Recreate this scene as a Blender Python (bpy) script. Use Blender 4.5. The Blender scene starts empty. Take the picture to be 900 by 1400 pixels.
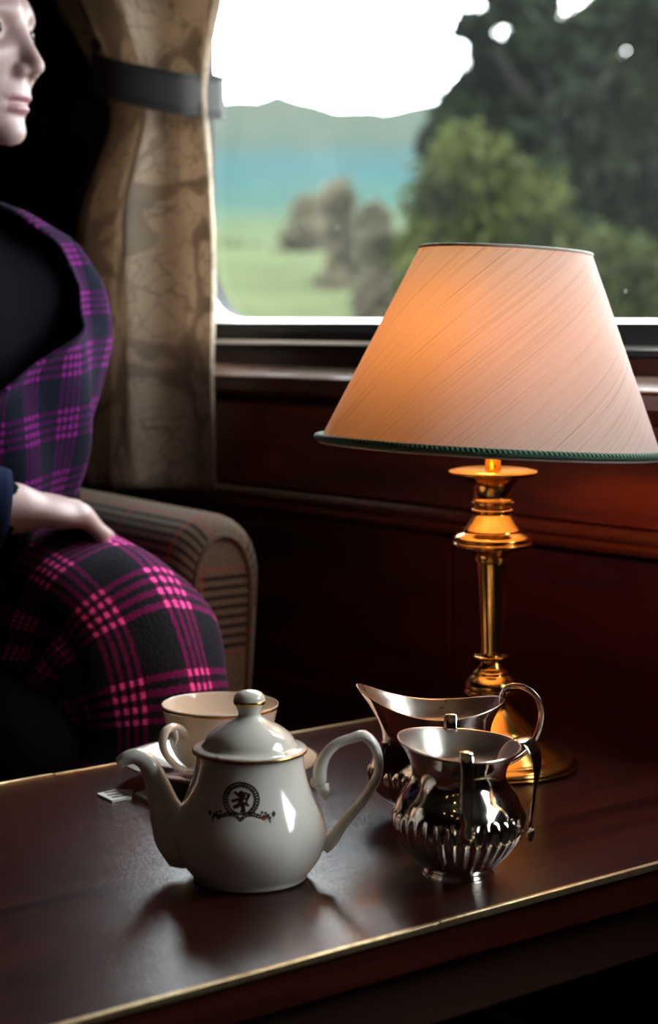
import bpy, bmesh, math, random
import numpy as np
from mathutils import Vector, Matrix, Quaternion, noise

# ------------------------------------------------------------------ camera, sky, exposure
C = bpy.context.scene.collection
sc = bpy.context.scene
FPX = 2605.0                       # focal length in pixels of the 900x1400 frame
PITCH = math.radians(5.8)
YAW = math.atan2(0.775, 0.632)     # direction of the camera's right hand in the carriage
H = 0.85                           # eye height above the carriage floor
R2 = np.array([math.cos(YAW), math.sin(YAW)])
F2 = np.array([-math.sin(YAW), math.cos(YAW)])
TABLE_Z = H - 0.40

cam_d = bpy.data.cameras.new('camera'); cam = bpy.data.objects.new('camera', cam_d); C.objects.link(cam)
cam.location = (0, 0, H)
fw = Vector((F2[0]*math.cos(PITCH), F2[1]*math.cos(PITCH), -math.sin(PITCH)))
cam.rotation_euler = fw.to_track_quat('-Z', 'Y').to_euler()
cam_d.sensor_fit = 'VERTICAL'; cam_d.sensor_height = 36; cam_d.sensor_width = 24
cam_d.lens = FPX/1400*36
cam_d.clip_start = 0.02; cam_d.clip_end = 3000
cam_d.dof.use_dof = True; cam_d.dof.focus_distance = 1.47; cam_d.dof.aperture_fstop = 5.6
sc.camera = cam
sc.view_settings.view_transform = 'Standard'; sc.view_settings.look = 'None'
sc.view_settings.gamma = 1; sc.view_settings.use_curve_mapping = False
sc.view_settings.exposure = 0.0
sc.cycles.use_denoising = True
sc.cycles.max_bounces = 10; sc.cycles.transparent_max_bounces = 16
sc.cycles.sample_clamp_indirect = 6

world = bpy.data.worlds.new('overcast_sky'); sc.world = world; world.use_nodes = True
wn, wl = world.node_tree.nodes, world.node_tree.links
bg = wn['Background']
tc = wn.new('ShaderNodeTexCoord'); mp = wn.new('ShaderNodeMapping'); mp.inputs['Scale'].default_value = (3, 3, 9)
nz = wn.new('ShaderNodeTexNoise'); nz.inputs['Scale'].default_value = 1.6; nz.inputs['Detail'].default_value = 5
rp = wn.new('ShaderNodeValToRGB')
rp.color_ramp.elements[0].position = 0.36; rp.color_ramp.elements[0].color = (0.52, 0.60, 0.68, 1)
rp.color_ramp.elements[1].position = 0.62; rp.color_ramp.elements[1].color = (0.98, 1.0, 1.0, 1)
wl.new(tc.outputs['Generated'], mp.inputs['Vector']); wl.new(mp.outputs[0], nz.inputs['Vector'])
wl.new(nz.outputs['Fac'], rp.inputs[0]); wl.new(rp.outputs[0], bg.inputs['Color'])
bg.inputs['Strength'].default_value = 18.0

# ------------------------------------------------------------------ pixel helpers (a pixel only gives a direction)
def ray(px, py):
    sx, sy = (px-450)/FPX, (py-700)/FPX
    h = math.cos(PITCH) - sy*math.sin(PITCH)
    v = -math.sin(PITCH) - sy*math.cos(PITCH)
    return np.array([F2[0]*h+R2[0]*sx, F2[1]*h+R2[1]*sx, v])
def on_table(px, py, dz=0.0):
    d = ray(px, py); t = (TABLE_Z+dz-H)/d[2]
    return np.array([d[0]*t, d[1]*t, TABLE_Z+dz])
def on_wall(px, py, Y):
    d = ray(px, py); t = Y/d[1]
    return np.array([d[0]*t, Y, H+d[2]*t])
def at_forward(px, py, D):
    d = ray(px, py); t = D/(d[0]*F2[0]+d[1]*F2[1])
    return np.array([d[0]*t, d[1]*t, H+d[2]*t])

# ------------------------------------------------------------------ mesh helpers
def mesh_obj(name, v, f, mat=None, parent=None, smooth=True, loc=(0,0,0), uv=None):
    me = bpy.data.meshes.new(name)
    me.from_pydata([tuple(map(float, p)) for p in v], [], [tuple(int(i) for i in q) for q in f])
    if uv is not None:
        l = me.uv_layers.new(name='UVMap')
        idx = np.empty(len(me.loops), dtype=np.int32); me.loops.foreach_get('vertex_index', idx)
        l.data.foreach_set('uv', np.asarray(uv, dtype=np.float32)[idx].ravel())
    me.validate(); me.update()
    if smooth: me.polygons.foreach_set('use_smooth', [True]*len(me.polygons))
    o = bpy.data.objects.new(name, me); C.objects.link(o)
    o.location = loc
    if mat:
        for m in (mat if isinstance(mat, (list, tuple)) else [mat]): me.materials.append(m)
    if parent: o.parent = parent
    return o
def bm_obj(name, bm, mat=None, parent=None, smooth=False, loc=(0,0,0)):
    bmesh.ops.recalc_face_normals(bm, faces=bm.faces)
    me = bpy.data.meshes.new(name); bm.to_mesh(me); bm.free()
    if smooth: me.polygons.foreach_set('use_smooth', [True]*len(me.polygons))
    o = bpy.data.objects.new(name, me); C.objects.link(o); o.location = loc
    if mat: me.materials.append(mat)
    if parent: o.parent = parent
    return o
def box_bm(x0, x1, y0, y1, z0, z1, bev=0.0, bm=None, seg=2):
    bm = bm or bmesh.new()
    r = bmesh.ops.create_cube(bm, size=1)
    for v in r['verts']:
        v.co = Vector(((x0+x1)/2+v.co.x*(x1-x0), (y0+y1)/2+v.co.y*(y1-y0), (z0+z1)/2+v.co.z*(z1-z0)))
    if bev:
        es = set(e for v in r['verts'] for e in v.link_edges)
        bmesh.ops.bevel(bm, geom=list(es), offset=bev, segments=seg, affect='EDGES', profile=0.5)
    return bm
def box(name, x0, x1, y0, y1, z0, z1, mat, parent=None, bev=0.0):
    return bm_obj(name, box_bm(x0, x1, y0, y1, z0, z1, bev), mat, parent)
def empty(name, loc, rz=0.0):
    o = bpy.data.objects.new(name, None); C.objects.link(o); o.location = loc; o.rotation_euler = (0, 0, rz); o.empty_display_size = 0.05
    return o
def tag(o, label, cat, group=None, kind=None):
    o['label'] = label; o['category'] = cat
    if group: o['group'] = group
    if kind: o['kind'] = kind
    return o
def struct(o): o['kind'] = 'structure'; return o

def smooth_profile(pts, n):
    """Catmull-Rom through profile points."""
    p = np.array(pts, float); out = []
    q = np.vstack([2*p[0]-p[1], p, 2*p[-1]-p[-2]])
    for i in range(len(p)-1):
        a, b, c, d = q[i], q[i+1], q[i+2], q[i+3]
        for k in range(n):
            t = k/n
            out.append(0.5*((2*b)+(-a+c)*t+(2*a-5*b+4*c-d)*t*t+(-a+3*b-3*c+d)*t**3))
    out.append(p[-1]); return np.array(out)
def lathe(profile, n=72, mod=None):
    """profile: [(r, z)...] -> verts, faces, uv; points with r < 1e-6 become poles."""
    v, f, uv = [], [], []; rows = []
    s = 0.0; prev = None
    for i, (r, z) in enumerate(profile):
        if prev is not None: s += math.hypot(r-prev[0], z-prev[1])
        prev = (r, z)
        if r < 1e-6:
            rows.append([len(v)]*n); v.append((0, 0, z)); uv.append((0, s))
        else:
            row = []
            for k in range(n):
                a = 2*math.pi*k/n
                p = mod(a, i, r, z) if mod else (r*math.cos(a), r*math.sin(a), z)
                row.append(len(v)); v.append(p); uv.append((a/(2*math.pi), s))
            rows.append(row)
    for i in range(len(rows)-1):
        A, B = rows[i], rows[i+1]
        for k in range(n):
            q = [A[k], A[(k+1) % n], B[(k+1) % n], B[k]]
            u = []
            for x in q:
                if x not in u: u.append(x)
            if len(u) > 2: f.append(u)
    return v, f, uv
def tube(path, rad, n=12, caps=True, flat=None, up=None):
    """Sweep an ellipse along path. rad: list of radii or (a, b) pairs; b lies along 'up'."""
    P = [Vector(p) for p in path]; m = len(P)
    T = [(P[min(i+1, m-1)]-P[max(i-1, 0)]).normalized() for i in range(m)]
    N = Vector(up) if up is not None else (Vector((0, 0, 1)) if abs(T[0].z) < 0.9 else Vector((1, 0, 0)))
    v, f, uv = [], [], []; s = 0
    for i in range(m):
        N = (N - T[i]*N.dot(T[i])).normalized(); B = T[i].cross(N)
        a, b = rad[i] if isinstance(rad[i], (tuple, list)) else (rad[i], rad[i])
        if i: s += (P[i]-P[i-1]).length
        for k in range(n):
            t = 2*math.pi*k/n
            v.append(P[i] + B*(a*math.cos(t)) + N*(b*math.sin(t))); uv.append((s, k/n))
    for i in range(m-1):
        for k in range(n):
            k2 = (k+1) % n
            f.append((i*n+k, i*n+k2, (i+1)*n+k2, (i+1)*n+k))
    if caps:
        for i, rev in ((0, True), (m-1, False)):
            c = len(v); v.append(P[i] + T[i]*(0.35*(min(rad[i]) if isinstance(rad[i], (tuple, list)) else rad[i])*(1 if not rev else -1))); uv.append((0, 0))
            for k in range(n):
                k2 = (k+1) % n
                f.append((c, i*n+k2, i*n+k) if rev else (c, i*n+k, i*n+k2))
    return v, f, uv
def grid_faces(nu, nv, wrap_u=False):
    f = []
    for i in range(nu-(0 if wrap_u else 1)):
        for j in range(nv-1):
            i2 = (i+1) % nu
            f.append((i*nv+j, i2*nv+j, i2*nv+j+1, i*nv+j+1))
    return f

# ------------------------------------------------------------------ materials
def new_mat(name):
    m = bpy.data.materials.new(name); m.use_nodes = True
    return m, m.node_tree.nodes, m.node_tree.links, m.node_tree.nodes['Principled BSDF']
def setp(b, **k):
    names = dict(color='Base Color', rough='Roughness', metal='Metallic', coat='Coat Weight', coatr='Coat Roughness', spec='Specular IOR Level',
                 sss='Subsurface Weight', sssr='Subsurface Radius', ssss='Subsurface Scale', sheen='Sheen Weight', sheenr='Sheen Roughness', trans='Transmission Weight')
    for a, v in k.items():
        s = b.inputs[names[a]]
        s.default_value = (*v, 1) if a == 'color' else v
def M(name, color, rough=0.5, metal=0.0, **k):
    m, n, l, b = new_mat(name); setp(b, color=color, rough=rough, metal=metal, **k); return m
def node(n, t, **k):
    o = n.new('ShaderNode'+t)
    for a, v in k.items():
        if a in o.inputs: o.inputs[a].default_value = v
        else: setattr(o, a, v)
    return o
def ramp(n, stops):
    r = n.new('ShaderNodeValToRGB'); e = r.color_ramp.elements
    while len(e) < len(stops): e.new(0.5)
    for el, (p, c) in zip(e, stops): el.position = p; el.color = (*c, 1)
    return r
def math_(n, l, op, a, b=None, clamp=False):
    o = n.new('ShaderNodeMath'); o.operation = op; o.use_clamp = clamp
    for i, x in enumerate((a, b)):
        if x is None: continue
        if isinstance(x, (int, float)): o.inputs[i].default_value = x
        else: l.new(x, o.inputs[i])
    return o.outputs[0]
def bump(n, l, b, h, strength=0.3, dist=0.001):
    o = n.new('ShaderNodeBump'); o.inputs['Strength'].default_value = strength; o.inputs['Distance'].default_value = dist
    l.new(h, o.inputs['Height']); l.new(o.outputs[0], b.inputs['Normal'])

def wood(name, dark, light, scale, rough, coat=0.0, bumpy=0.2, rvar=0.1):
    m, n, l, b = new_mat(name)
    tc = node(n, 'TexCoord'); mp = node(n, 'Mapping'); mp.inputs['Scale'].default_value = scale
    l.new(tc.outputs['Object'], mp.inputs[0])
    a = node(n, 'TexNoise', Scale=1.0, Detail=8.0, Roughness=0.65, Distortion=0.6); l.new(mp.outputs[0], a.inputs['Vector'])
    r = ramp(n, [(0.3, dark), (0.52, tuple((x+y)/2 for x, y in zip(dark, light))), (0.75, light)])
    l.new(a.outputs['Fac'], r.inputs[0]); l.new(r.outputs[0], b.inputs['Base Color'])
    rr = node(n, 'MapRange'); rr.inputs['To Min'].default_value = rough-rvar; rr.inputs['To Max'].default_value = rough+rvar
    l.new(a.outputs['Fac'], rr.inputs['Value']); l.new(rr.outputs[0], b.inputs['Roughness'])
    bump(n, l, b, a.outputs['Fac'], bumpy, 0.0006)
    setp(b, coat=coat, coatr=0.25)
    return m
M_TABLE = wood('mahogany_tabletop', (0.0025, 0.0008, 0.0007), (0.062, 0.0105, 0.0055), (75, 2.2, 60), 0.21, bumpy=0.22, rvar=0.04)
def add_fine(m, scale, st, dist):
    n, l = m.node_tree.nodes, m.node_tree.links; b = n['Principled BSDF']; old = b.inputs['Normal'].links[0].from_socket
    tc = node(n, 'TexCoord'); mp = node(n, 'Mapping'); mp.inputs['Scale'].default_value = scale; l.new(tc.outputs['Object'], mp.inputs[0])
    a = node(n, 'TexNoise', Scale=1.0, Detail=2.0); l.new(mp.outputs[0], a.inputs['Vector'])
    o = node(n, 'Bump', Strength=st, Distance=dist); l.new(a.outputs['Fac'], o.inputs['Height']); l.new(old, o.inputs['Normal']); l.new(o.outputs[0], b.inputs['Normal'])
add_fine(M_TABLE, (1300, 260, 500), 1.0, 0.00026); M_TABLE.node_tree.nodes['Principled BSDF'].inputs['Specular IOR Level'].default_value = 0.8
M_WALL = wood('mahogany_panelling', (0.011, 0.0022, 0.0011), (0.055, 0.0090, 0.003), (3, 3, 22), 0.34, coat=0.0, bumpy=0.08)
M_WALL.node_tree.nodes['Principled BSDF'].inputs['Specular IOR Level'].default_value = 0.25
M_PANEL_LIT = wood('mahogany_lit_panel', (0.040, 0.0075, 0.0030), (0.19, 0.034, 0.009), (3, 3, 22), 0.36, bumpy=0.06)  # wall mahogany lightened; the lamp's glow is put into the colour
M_PANEL_LIT.node_tree.nodes['Principled BSDF'].inputs['Specular IOR Level'].default_value = 0.25
M_TRIM = wood('mahogany_moulding', (0.026, 0.006, 0.003), (0.12, 0.026, 0.009), (2.5, 40, 40), 0.30, coat=0.35, bumpy=0.08)
M_SILL = wood('varnished_sill', (0.42, 0.29, 0.24), (0.58, 0.42, 0.35), (2.5, 40, 40), 0.30, coat=1.0, bumpy=0.05)
M_SILL.node_tree.nodes['Principled BSDF'].inputs['Coat Roughness'].default_value = 0.10
M_FRAME = M('black_window_rubber', (0.008, 0.009, 0.010), 0.6, spec=0.2)
M_ALU = M('worn_aluminium', (0.62, 0.62, 0.60), 0.35, 1.0)
M_CREAM_PAINT = M('painted_reveal', (0.55, 0.53, 0.48), 0.35)
M_CARPET = M('dark_carpet', (0.018, 0.013, 0.014), 0.95)
M_CEIL = M('ceiling_paint', (0.12, 0.10, 0.08), 0.7)
def porcelain():
    m, n, l, b = new_mat('cream_porcelain')
    setp(b, color=(0.80, 0.755, 0.67), rough=0.13, coat=0.6, coatr=0.04, sss=0.12, ssss=0.004, sssr=(1.0, 0.8, 0.6)); return m
M_CHINA = porcelain()
M_GILT = M('gilt_line', (0.62, 0.36, 0.13), 0.26, 1.0)
M_INK = M('brown_print', (0.035, 0.016, 0.012), 0.35)
M_INKRED = M('red_print', (0.35, 0.05, 0.02), 0.35)
def metal(name, c, r0, r1, scale=40, tarnish=None):
    m, n, l, b = new_mat(name); setp(b, metal=1.0)
    tc = node(n, 'TexCoord'); a = node(n, 'TexNoise', Scale=scale, Detail=5.0, Roughness=0.6); l.new(tc.outputs['Object'], a.inputs['Vector'])
    mr = node(n, 'MapRange'); mr.inputs['From Min'].default_value = 0.3; mr.inputs['From Max'].default_value = 0.7
    mr.inputs['To Min'].default_value = r0; mr.inputs['To Max'].default_value = r1
    l.new(a.outputs['Fac'], mr.inputs['Value']); l.new(mr.outputs[0], b.inputs['Roughness'])
    t = tarnish or tuple(x*0.85 for x in c)
    r = ramp(n, [(0.35, c), (0.7, t)]); l.new(a.outputs['Fac'], r.inputs[0]); l.new(r.outputs[0], b.inputs['Base Color'])
    return m
M_SILVER = metal('old_silver_plate', (0.82, 0.76, 0.69), 0.07, 0.15, 40, (0.76, 0.69, 0.61))
M_SILVER_IN = metal('brushed_silver_inside', (0.86, 0.78, 0.70), 0.26, 0.36, 30, (0.80, 0.71, 0.62))
M_BRASS = metal('aged_brass', (0.78, 0.45, 0.12), 0.14, 0.26, 50, (0.62, 0.33, 0.08))
M_STRIP = metal('brass_edging', (0.66, 0.50, 0.27), 0.28, 0.45, 80, (0.42, 0.30, 0.16))
M_GREEN = None
def braid():
    m, n, l, b = new_mat('green_braid')
    uvn = node(n, 'UVMap'); w = node(n, 'TexWave', Scale=1.0, Distortion=0.0); w.bands_direction = 'DIAGONAL'
    mp = node(n, 'Mapping'); mp.inputs['Scale'].default_value = (150, 1.2, 1); l.new(uvn.outputs[0], mp.inputs[0]); l.new(mp.outputs[0], w.inputs['Vector'])
    r = ramp(n, [(0.2, (0.012, 0.055, 0.028)), (0.9, (0.06, 0.20, 0.10))]); l.new(w.outputs['Fac'], r.inputs[0]); l.new(r.outputs[0], b.inputs['Base Color'])
    setp(b, rough=0.8, sheen=0.3); bump(n, l, b, w.outputs['Fac'], 0.8, 0.001); return m
M_GREEN = braid()
M_BINDING = M('cream_binding', (0.66, 0.60, 0.52), 0.8)
def shade_mat():
    m, n, l, b = new_mat('slubbed_silk_shade'); n.remove(b)
    out = n['Material Output']
    uvn = node(n, 'UVMap')
    mp = node(n, 'Mapping'); mp.inputs['Rotation'].default_value = (0, 0, math.radians(-47)); l.new(uvn.outputs[0], mp.inputs[0])
    m2 = node(n, 'Mapping'); m2.inputs['Scale'].default_value = (4, 560, 1); l.new(mp.outputs[0], m2.inputs[0])
    a = node(n, 'TexNoise', Scale=1.0, Detail=3.0, Roughness=0.6); l.new(m2.outputs[0], a.inputs['Vector'])
    m3 = node(n, 'Mapping'); m3.inputs['Scale'].default_value = (2200, 2200, 1); l.new(uvn.outputs[0], m3.inputs[0])
    w = node(n, 'TexNoise', Scale=1.0, Detail=1.0); l.new(m3.outputs[0], w.inputs['Vector'])
    r = ramp(n, [(0.28, (0.46, 0.42, 0.38)), (0.42, (0.70, 0.68, 0.66)), (0.7, (0.78, 0.77, 0.76))])
    l.new(a.outputs['Fac'], r.inputs[0])
    mx = node(n, 'MixRGB', blend_type='MULTIPLY'); mx.inputs[0].default_value = 0.35
    l.new(r.outputs[0], mx.inputs[1]); l.new(w.outputs['Fac'], mx.inputs[2])
    d = node(n, 'BsdfDiffuse'); t = node(n, 'BsdfTranslucent')
    l.new(mx.outputs[0], d.inputs['Color'])
    tint = node(n, 'MixRGB', blend_type='MULTIPLY'); tint.inputs[0].default_value = 1; tint.inputs[2].default_value = (1.0, 0.72, 0.44, 1)
    l.new(r.outputs[0], tint.inputs[1]); l.new(tint.outputs[0], t.inputs['Color'])
    bp = node(n, 'Bump', Strength=0.35, Distance=0.0006); l.new(a.outputs['Fac'], bp.inputs['Height']); l.new(bp.outputs[0], d.inputs['Normal'])
    ms = node(n, 'MixShader', Fac=0.145); l.new(d.outputs[0], ms.inputs[1]); l.new(t.outputs[0], ms.inputs[2]); l.new(ms.outputs[0], out.inputs[0])
    return m
M_SHADE = shade_mat()
def emit(name, c, s):
    m, n, l, b = new_mat(name); n.remove(b); e = node(n, 'Emission', Strength=s); e.inputs[0].default_value = (*c, 1); l.new(e.outputs[0], n['Material Output'].inputs[0]); return m
M_BULB = emit('warm_bulb', (1.0, 0.40, 0.11), 74)
M_DOWNLIGHT = emit('warm_downlight', (1.0, 0.55, 0.26), 17)
def glass():
    m, n, l, b = new_mat('dusty_hazed_window_glass'); n.remove(b); out = n['Material Output']
    tr = node(n, 'BsdfTransparent'); tr.inputs[0].default_value = (0.95, 0.98, 0.97, 1); g = node(n, 'BsdfGlossy', Roughness=0.0)
    fr = node(n, 'Fresnel', IOR=1.25); ms = node(n, 'MixShader')
    l.new(fr.outputs[0], ms.inputs[0]); l.new(tr.outputs[0], ms.inputs[1]); l.new(g.outputs[0], ms.inputs[2])
    tc = node(n, 'TexCoord'); mp = node(n, 'Mapping'); mp.inputs['Scale'].default_value = (26, 1, 17); mp.inputs['Rotation'].default_value = (0, 0.5, 0)
    l.new(tc.outputs['Object'], mp.inputs[0])
    vo = node(n, 'TexVoronoi', Scale=1.0); l.new(mp.outputs[0], vo.inputs['Vector'])
    no = node(n, 'TexNoise', Scale=7.0, Detail=2.0); l.new(tc.outputs['Object'], no.inputs['Vector'])
    a = math_(n, l, 'LESS_THAN', vo.outputs['Distance'], 0.05); c = math_(n, l, 'GREATER_THAN', no.outputs['Fac'], 0.53)
    s = math_(n, l, 'MULTIPLY', a, c); s2 = math_(n, l, 'MULTIPLY', s, 0.12)
    haze_film = math_(n, l, 'MULTIPLY', no.outputs['Fac'], 0.013); tot = math_(n, l, 'MAXIMUM', s2, haze_film)  # thin film stands in for outdoor haze; the specks are dust
    dd = node(n, 'BsdfDiffuse'); dd.inputs[0].default_value = (0.75, 0.78, 0.76, 1); tt = node(n, 'BsdfTranslucent'); tt.inputs[0].default_value = (0.75, 0.8, 0.78, 1)
    dm = node(n, 'MixShader', Fac=0.6); l.new(dd.outputs[0], dm.inputs[1]); l.new(tt.outputs[0], dm.inputs[2])
    m2 = node(n, 'MixShader'); l.new(tot, m2.inputs[0]); l.new(ms.outputs[0], m2.inputs[1]); l.new(dm.outputs[0], m2.inputs[2])
    l.new(m2.outputs[0], out.inputs[0]); return m
M_GLASS = glass()
def damask():
    m, n, l, b = new_mat('beige_damask'); out = n['Material Output']
    uvn = node(n, 'UVMap'); mp = node(n, 'Mapping'); mp.inputs['Scale'].default_value = (16, 16, 1); l.new(uvn.outputs[0], mp.inputs[0])
    no = node(n, 'TexNoise', Scale=1.1, Detail=2.0); l.new(mp.outputs[0], no.inputs['Vector'])
    ad = node(n, 'MixRGB', blend_type='ADD'); ad.inputs[0].default_value = 1.6; l.new(mp.outputs[0], ad.inputs[1]); l.new(no.outputs['Color'], ad.inputs[2])
    vo = node(n, 'TexVoronoi', Scale=0.62, feature='SMOOTH_F1'); l.new(ad.outputs[0], vo.inputs['Vector'])
    w = math_(n, l, 'SINE', math_(n, l, 'MULTIPLY', vo.outputs['Distance'], 17.0))
    v2 = node(n, 'TexVoronoi', Scale=2.3, feature='DISTANCE_TO_EDGE'); l.new(ad.outputs[0], v2.inputs['Vector'])
    e = math_(n, l, 'LESS_THAN', v2.outputs['Distance'], 0.03)
    s = math_(n, l, 'GREATER_THAN', w, 0.72); pat = math_(n, l, 'MAXIMUM', s, e)
    pat2 = math_(n, l, 'MULTIPLY', pat, math_(n, l, 'ADD', math_(n, l, 'MULTIPLY', no.outputs['Fac'], 0.9), 0.15), True)
    mx = node(n, 'MixRGB'); mx.inputs[1].default_value = (0.50, 0.40, 0.30, 1); mx.inputs[2].default_value = (0.21, 0.16, 0.12, 1); l.new(pat2, mx.inputs[0])
    l.new(mx.outputs[0], b.inputs['Base Color']); setp(b, rough=0.8, spec=0.15)
    fine = node(n, 'TexNoise', Scale=60.0, Detail=2.0); l.new(mp.outputs[0], fine.inputs['Vector']); bump(n, l, b, fine.outputs['Fac'], 0.3, 0.001)
    t = node(n, 'BsdfTranslucent'); l.new(mx.outputs[0], t.inputs[0]); ms = node(n, 'MixShader', Fac=0.42)
    l.new(b.outputs[0], ms.inputs[1]); l.new(t.outputs[0], ms.inputs[2]); l.new(ms.outputs[0], out.inputs[0]); return m
M_CURTAIN = damask()
M_TIE = M('dark_tieback_cloth', (0.030, 0.028, 0.026), 0.8)
def lines(n, l, x, period, pitch, count, width):
    """1 where x (metres) falls on one of `count` lines of a group repeated every `period`."""
    g = math_(n, l, 'MULTIPLY', math_(n, l, 'FRACT', math_(n, l, 'DIVIDE', x, period)), period/pitch)
    inside = math_(n, l, 'LESS_THAN', g, count)
    ln = math_(n, l, 'LESS_THAN', math_(n, l, 'FRACT', g), width)
    return math_(n, l, 'MULTIPLY', inside, ln)
def tartan(name, base=(0.012, 0.014, 0.019), mid=(0.125, 0.009, 0.075), hot=(1.0, 0.10, 0.44), pu=0.060, pv=0.064):
    m, n, l, b = new_mat(name)
    uvn = node(n, 'UVMap'); no = node(n, 'TexNoise', Scale=260.0, Detail=2.0); l.new(uvn.outputs[0], no.inputs['Vector'])
    ad = node(n, 'VectorMath', operation='MULTIPLY_ADD'); ad.inputs[1].default_value = (0.0026, 0.0026, 0); l.new(no.outputs['Color'], ad.inputs[0]); l.new(uvn.outputs[0], ad.inputs[2])
    sp = node(n, 'SeparateXYZ'); l.new(ad.outputs[0], sp.inputs[0])
    a = lines(n, l, sp.outputs[0], pu, 0.0078, 4, 0.5); c = lines(n, l, sp.outputs[1], pv, 0.0078, 4, 0.5)
    s = math_(n, l, 'MULTIPLY', math_(n, l, 'ADD', a, c), 0.5)
    r = ramp(n, [(0.0, base), (0.5, mid), (1.0, hot)]); l.new(s, r.inputs[0])
    big = node(n, 'TexNoise', Scale=420.0, Detail=2.0); l.new(uvn.outputs[0], big.inputs['Vector'])
    v = node(n, 'MixRGB', blend_type='MULTIPLY'); v.inputs[0].default_value = 0.55; l.new(r.outputs[0], v.inputs[1])
    vr = ramp(n, [(0.3, (0.45, 0.45, 0.45)), (0.65, (1.3, 1.3, 1.3))]); l.new(big.outputs['Fac'], vr.inputs[0]); l.new(vr.outputs[0], v.inputs[2])
    l.new(v.outputs[0], b.inputs['Base Color']); setp(b, rough=0.95, sheen=0.05, sheenr=0.5, spec=0.04); b.inputs['Sheen Tint'].default_value = (0.75, 0.6, 0.85, 1)
    bump(n, l, b, big.outputs['Fac'], 0.6, 0.002); return m
M_TARTAN = tartan('pink_tartan_wool')
def less_sheen(m): m.node_tree.nodes['Principled BSDF'].inputs['Sheen Weight'].default_value = 0.03; return m
M_SHAWL = less_sheen(tartan('purple_tartan_wool', (0.005, 0.006, 0.012), (0.034, 0.003, 0.034), (0.17, 0.012, 0.15), 0.058, 0.058))
def tweed():
    m, n, l, b = new_mat('brown_check_tweed')
    uvn = node(n, 'UVMap'); sp = node(n, 'SeparateXYZ'); l.new(uvn.outputs[0], sp.inputs[0])
    st = lines(n, l, sp.outputs[1], 0.158, 0.0105, 8, 0.46)
    red = lines(n, l, math_(n, l, 'ADD', sp.outputs[1], 0.006), 0.158, 0.0905, 2, 0.022)
    redu = lines(n, l, sp.outputs[0], 0.11, 0.11, 1, 0.03)
    no = node(n, 'TexNoise', Scale=420.0, Detail=3.0); l.new(uvn.outputs[0], no.inputs['Vector'])
    r = ramp(n, [(0.3, (0.050, 0.037, 0.026)), (0.7, (0.125, 0.092, 0.064))]); l.new(no.outputs['Fac'], r.inputs[0])
    m1 = node(n, 'MixRGB'); l.new(st, m1.inputs[0]); l.new(r.outputs[0], m1.inputs[1]); m1.inputs[2].default_value = (0.018, 0.014, 0.011, 1)
    m2 = node(n, 'MixRGB'); l.new(math_(n, l, 'MULTIPLY', math_(n, l, 'MAXIMUM', red, redu), 0.7), m2.inputs[0]); l.new(m1.outputs[0], m2.inputs[1]); m2.inputs[2].default_value = (0.20, 0.03, 0.025, 1)
    l.new(m2.outputs[0], b.inputs['Base Color']); setp(b, rough=0.95, sheen=0.05, spec=0.06); bump(n, l, b, no.outputs['Fac'], 0.5, 0.001); return m
M_TWEED = tweed()
def skin():
    m, n, l, b = new_mat('fair_skin')
    tc = node(n, 'TexCoord'); no = node(n, 'TexNoise', Scale=28.0, Detail=3.0); l.new(tc.outputs['Object'], no.inputs['Vector'])
    r = ramp(n, [(0.3, (0.34, 0.22, 0.205)), (0.7, (0.44, 0.30, 0.285))]); l.new(no.outputs['Fac'], r.inputs[0]); l.new(r.outputs[0], b.inputs['Base Color'])
    setp(b, rough=0.45, sss=0.15, ssss=0.01, sssr=(1, 0.4, 0.25)); return m
M_SKIN = skin()
M_LIPS = M('lips', (0.30, 0.13, 0.15), 0.4)
M_NAVY = M('navy_knit', (0.010, 0.014, 0.034), 0.95, spec=0.03)
M_BLACK = M('black_knit', (0.005, 0.005, 0.007), 0.95, spec=0.02)
M_HAIR = M('dark_brown_hair', (0.022, 0.013, 0.009), 0.45)
M_EYE = M('eye_white', (0.6, 0.58, 0.56), 0.2)
M_IRIS = M('dark_iris', (0.02, 0.014, 0.01), 0.15)
M_LEATHER = M('chair_wood', (0.03, 0.012, 0.007), 0.4)
M_PAPER = M('white_paper', (0.78, 0.76, 0.71), 0.7)
M_PRINT = M('grey_paper_print', (0.16, 0.15, 0.14), 0.7)
def leafy(name, a, b_, trans=0.3):
    m, n, l, b = new_mat(name); out = n['Material Output']
    tc = node(n, 'TexCoord'); no = node(n, 'TexNoise', Scale=1.4, Detail=3.0); l.new(tc.outputs['Object'], no.inputs['Vector'])
    r = ramp(n, [(0.35, a), (0.65, b_)]); l.new(no.outputs['Fac'], r.inputs[0]); l.new(r.outputs[0], b.inputs['Base Color']); setp(b, rough=0.8, spec=0.1)
    t = node(n, 'BsdfTranslucent'); l.new(r.outputs[0], t.inputs[0]); ms = node(n, 'MixShader', Fac=trans)
    l.new(b.outputs[0], ms.inputs[1]); l.new(t.outputs[0], ms.inputs[2]); l.new(ms.outputs[0], out.inputs[0]); return m
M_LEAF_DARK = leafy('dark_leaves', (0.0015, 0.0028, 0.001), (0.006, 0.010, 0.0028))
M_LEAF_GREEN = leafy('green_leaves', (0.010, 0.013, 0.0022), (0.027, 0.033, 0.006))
M_LEAF_BROWN = leafy('bracken_leaves', (0.050, 0.048, 0.028), (0.080, 0.068, 0.046))
M_BARK = M('bark', (0.006, 0.005, 0.004), 0.9, spec=0.1)

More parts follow.
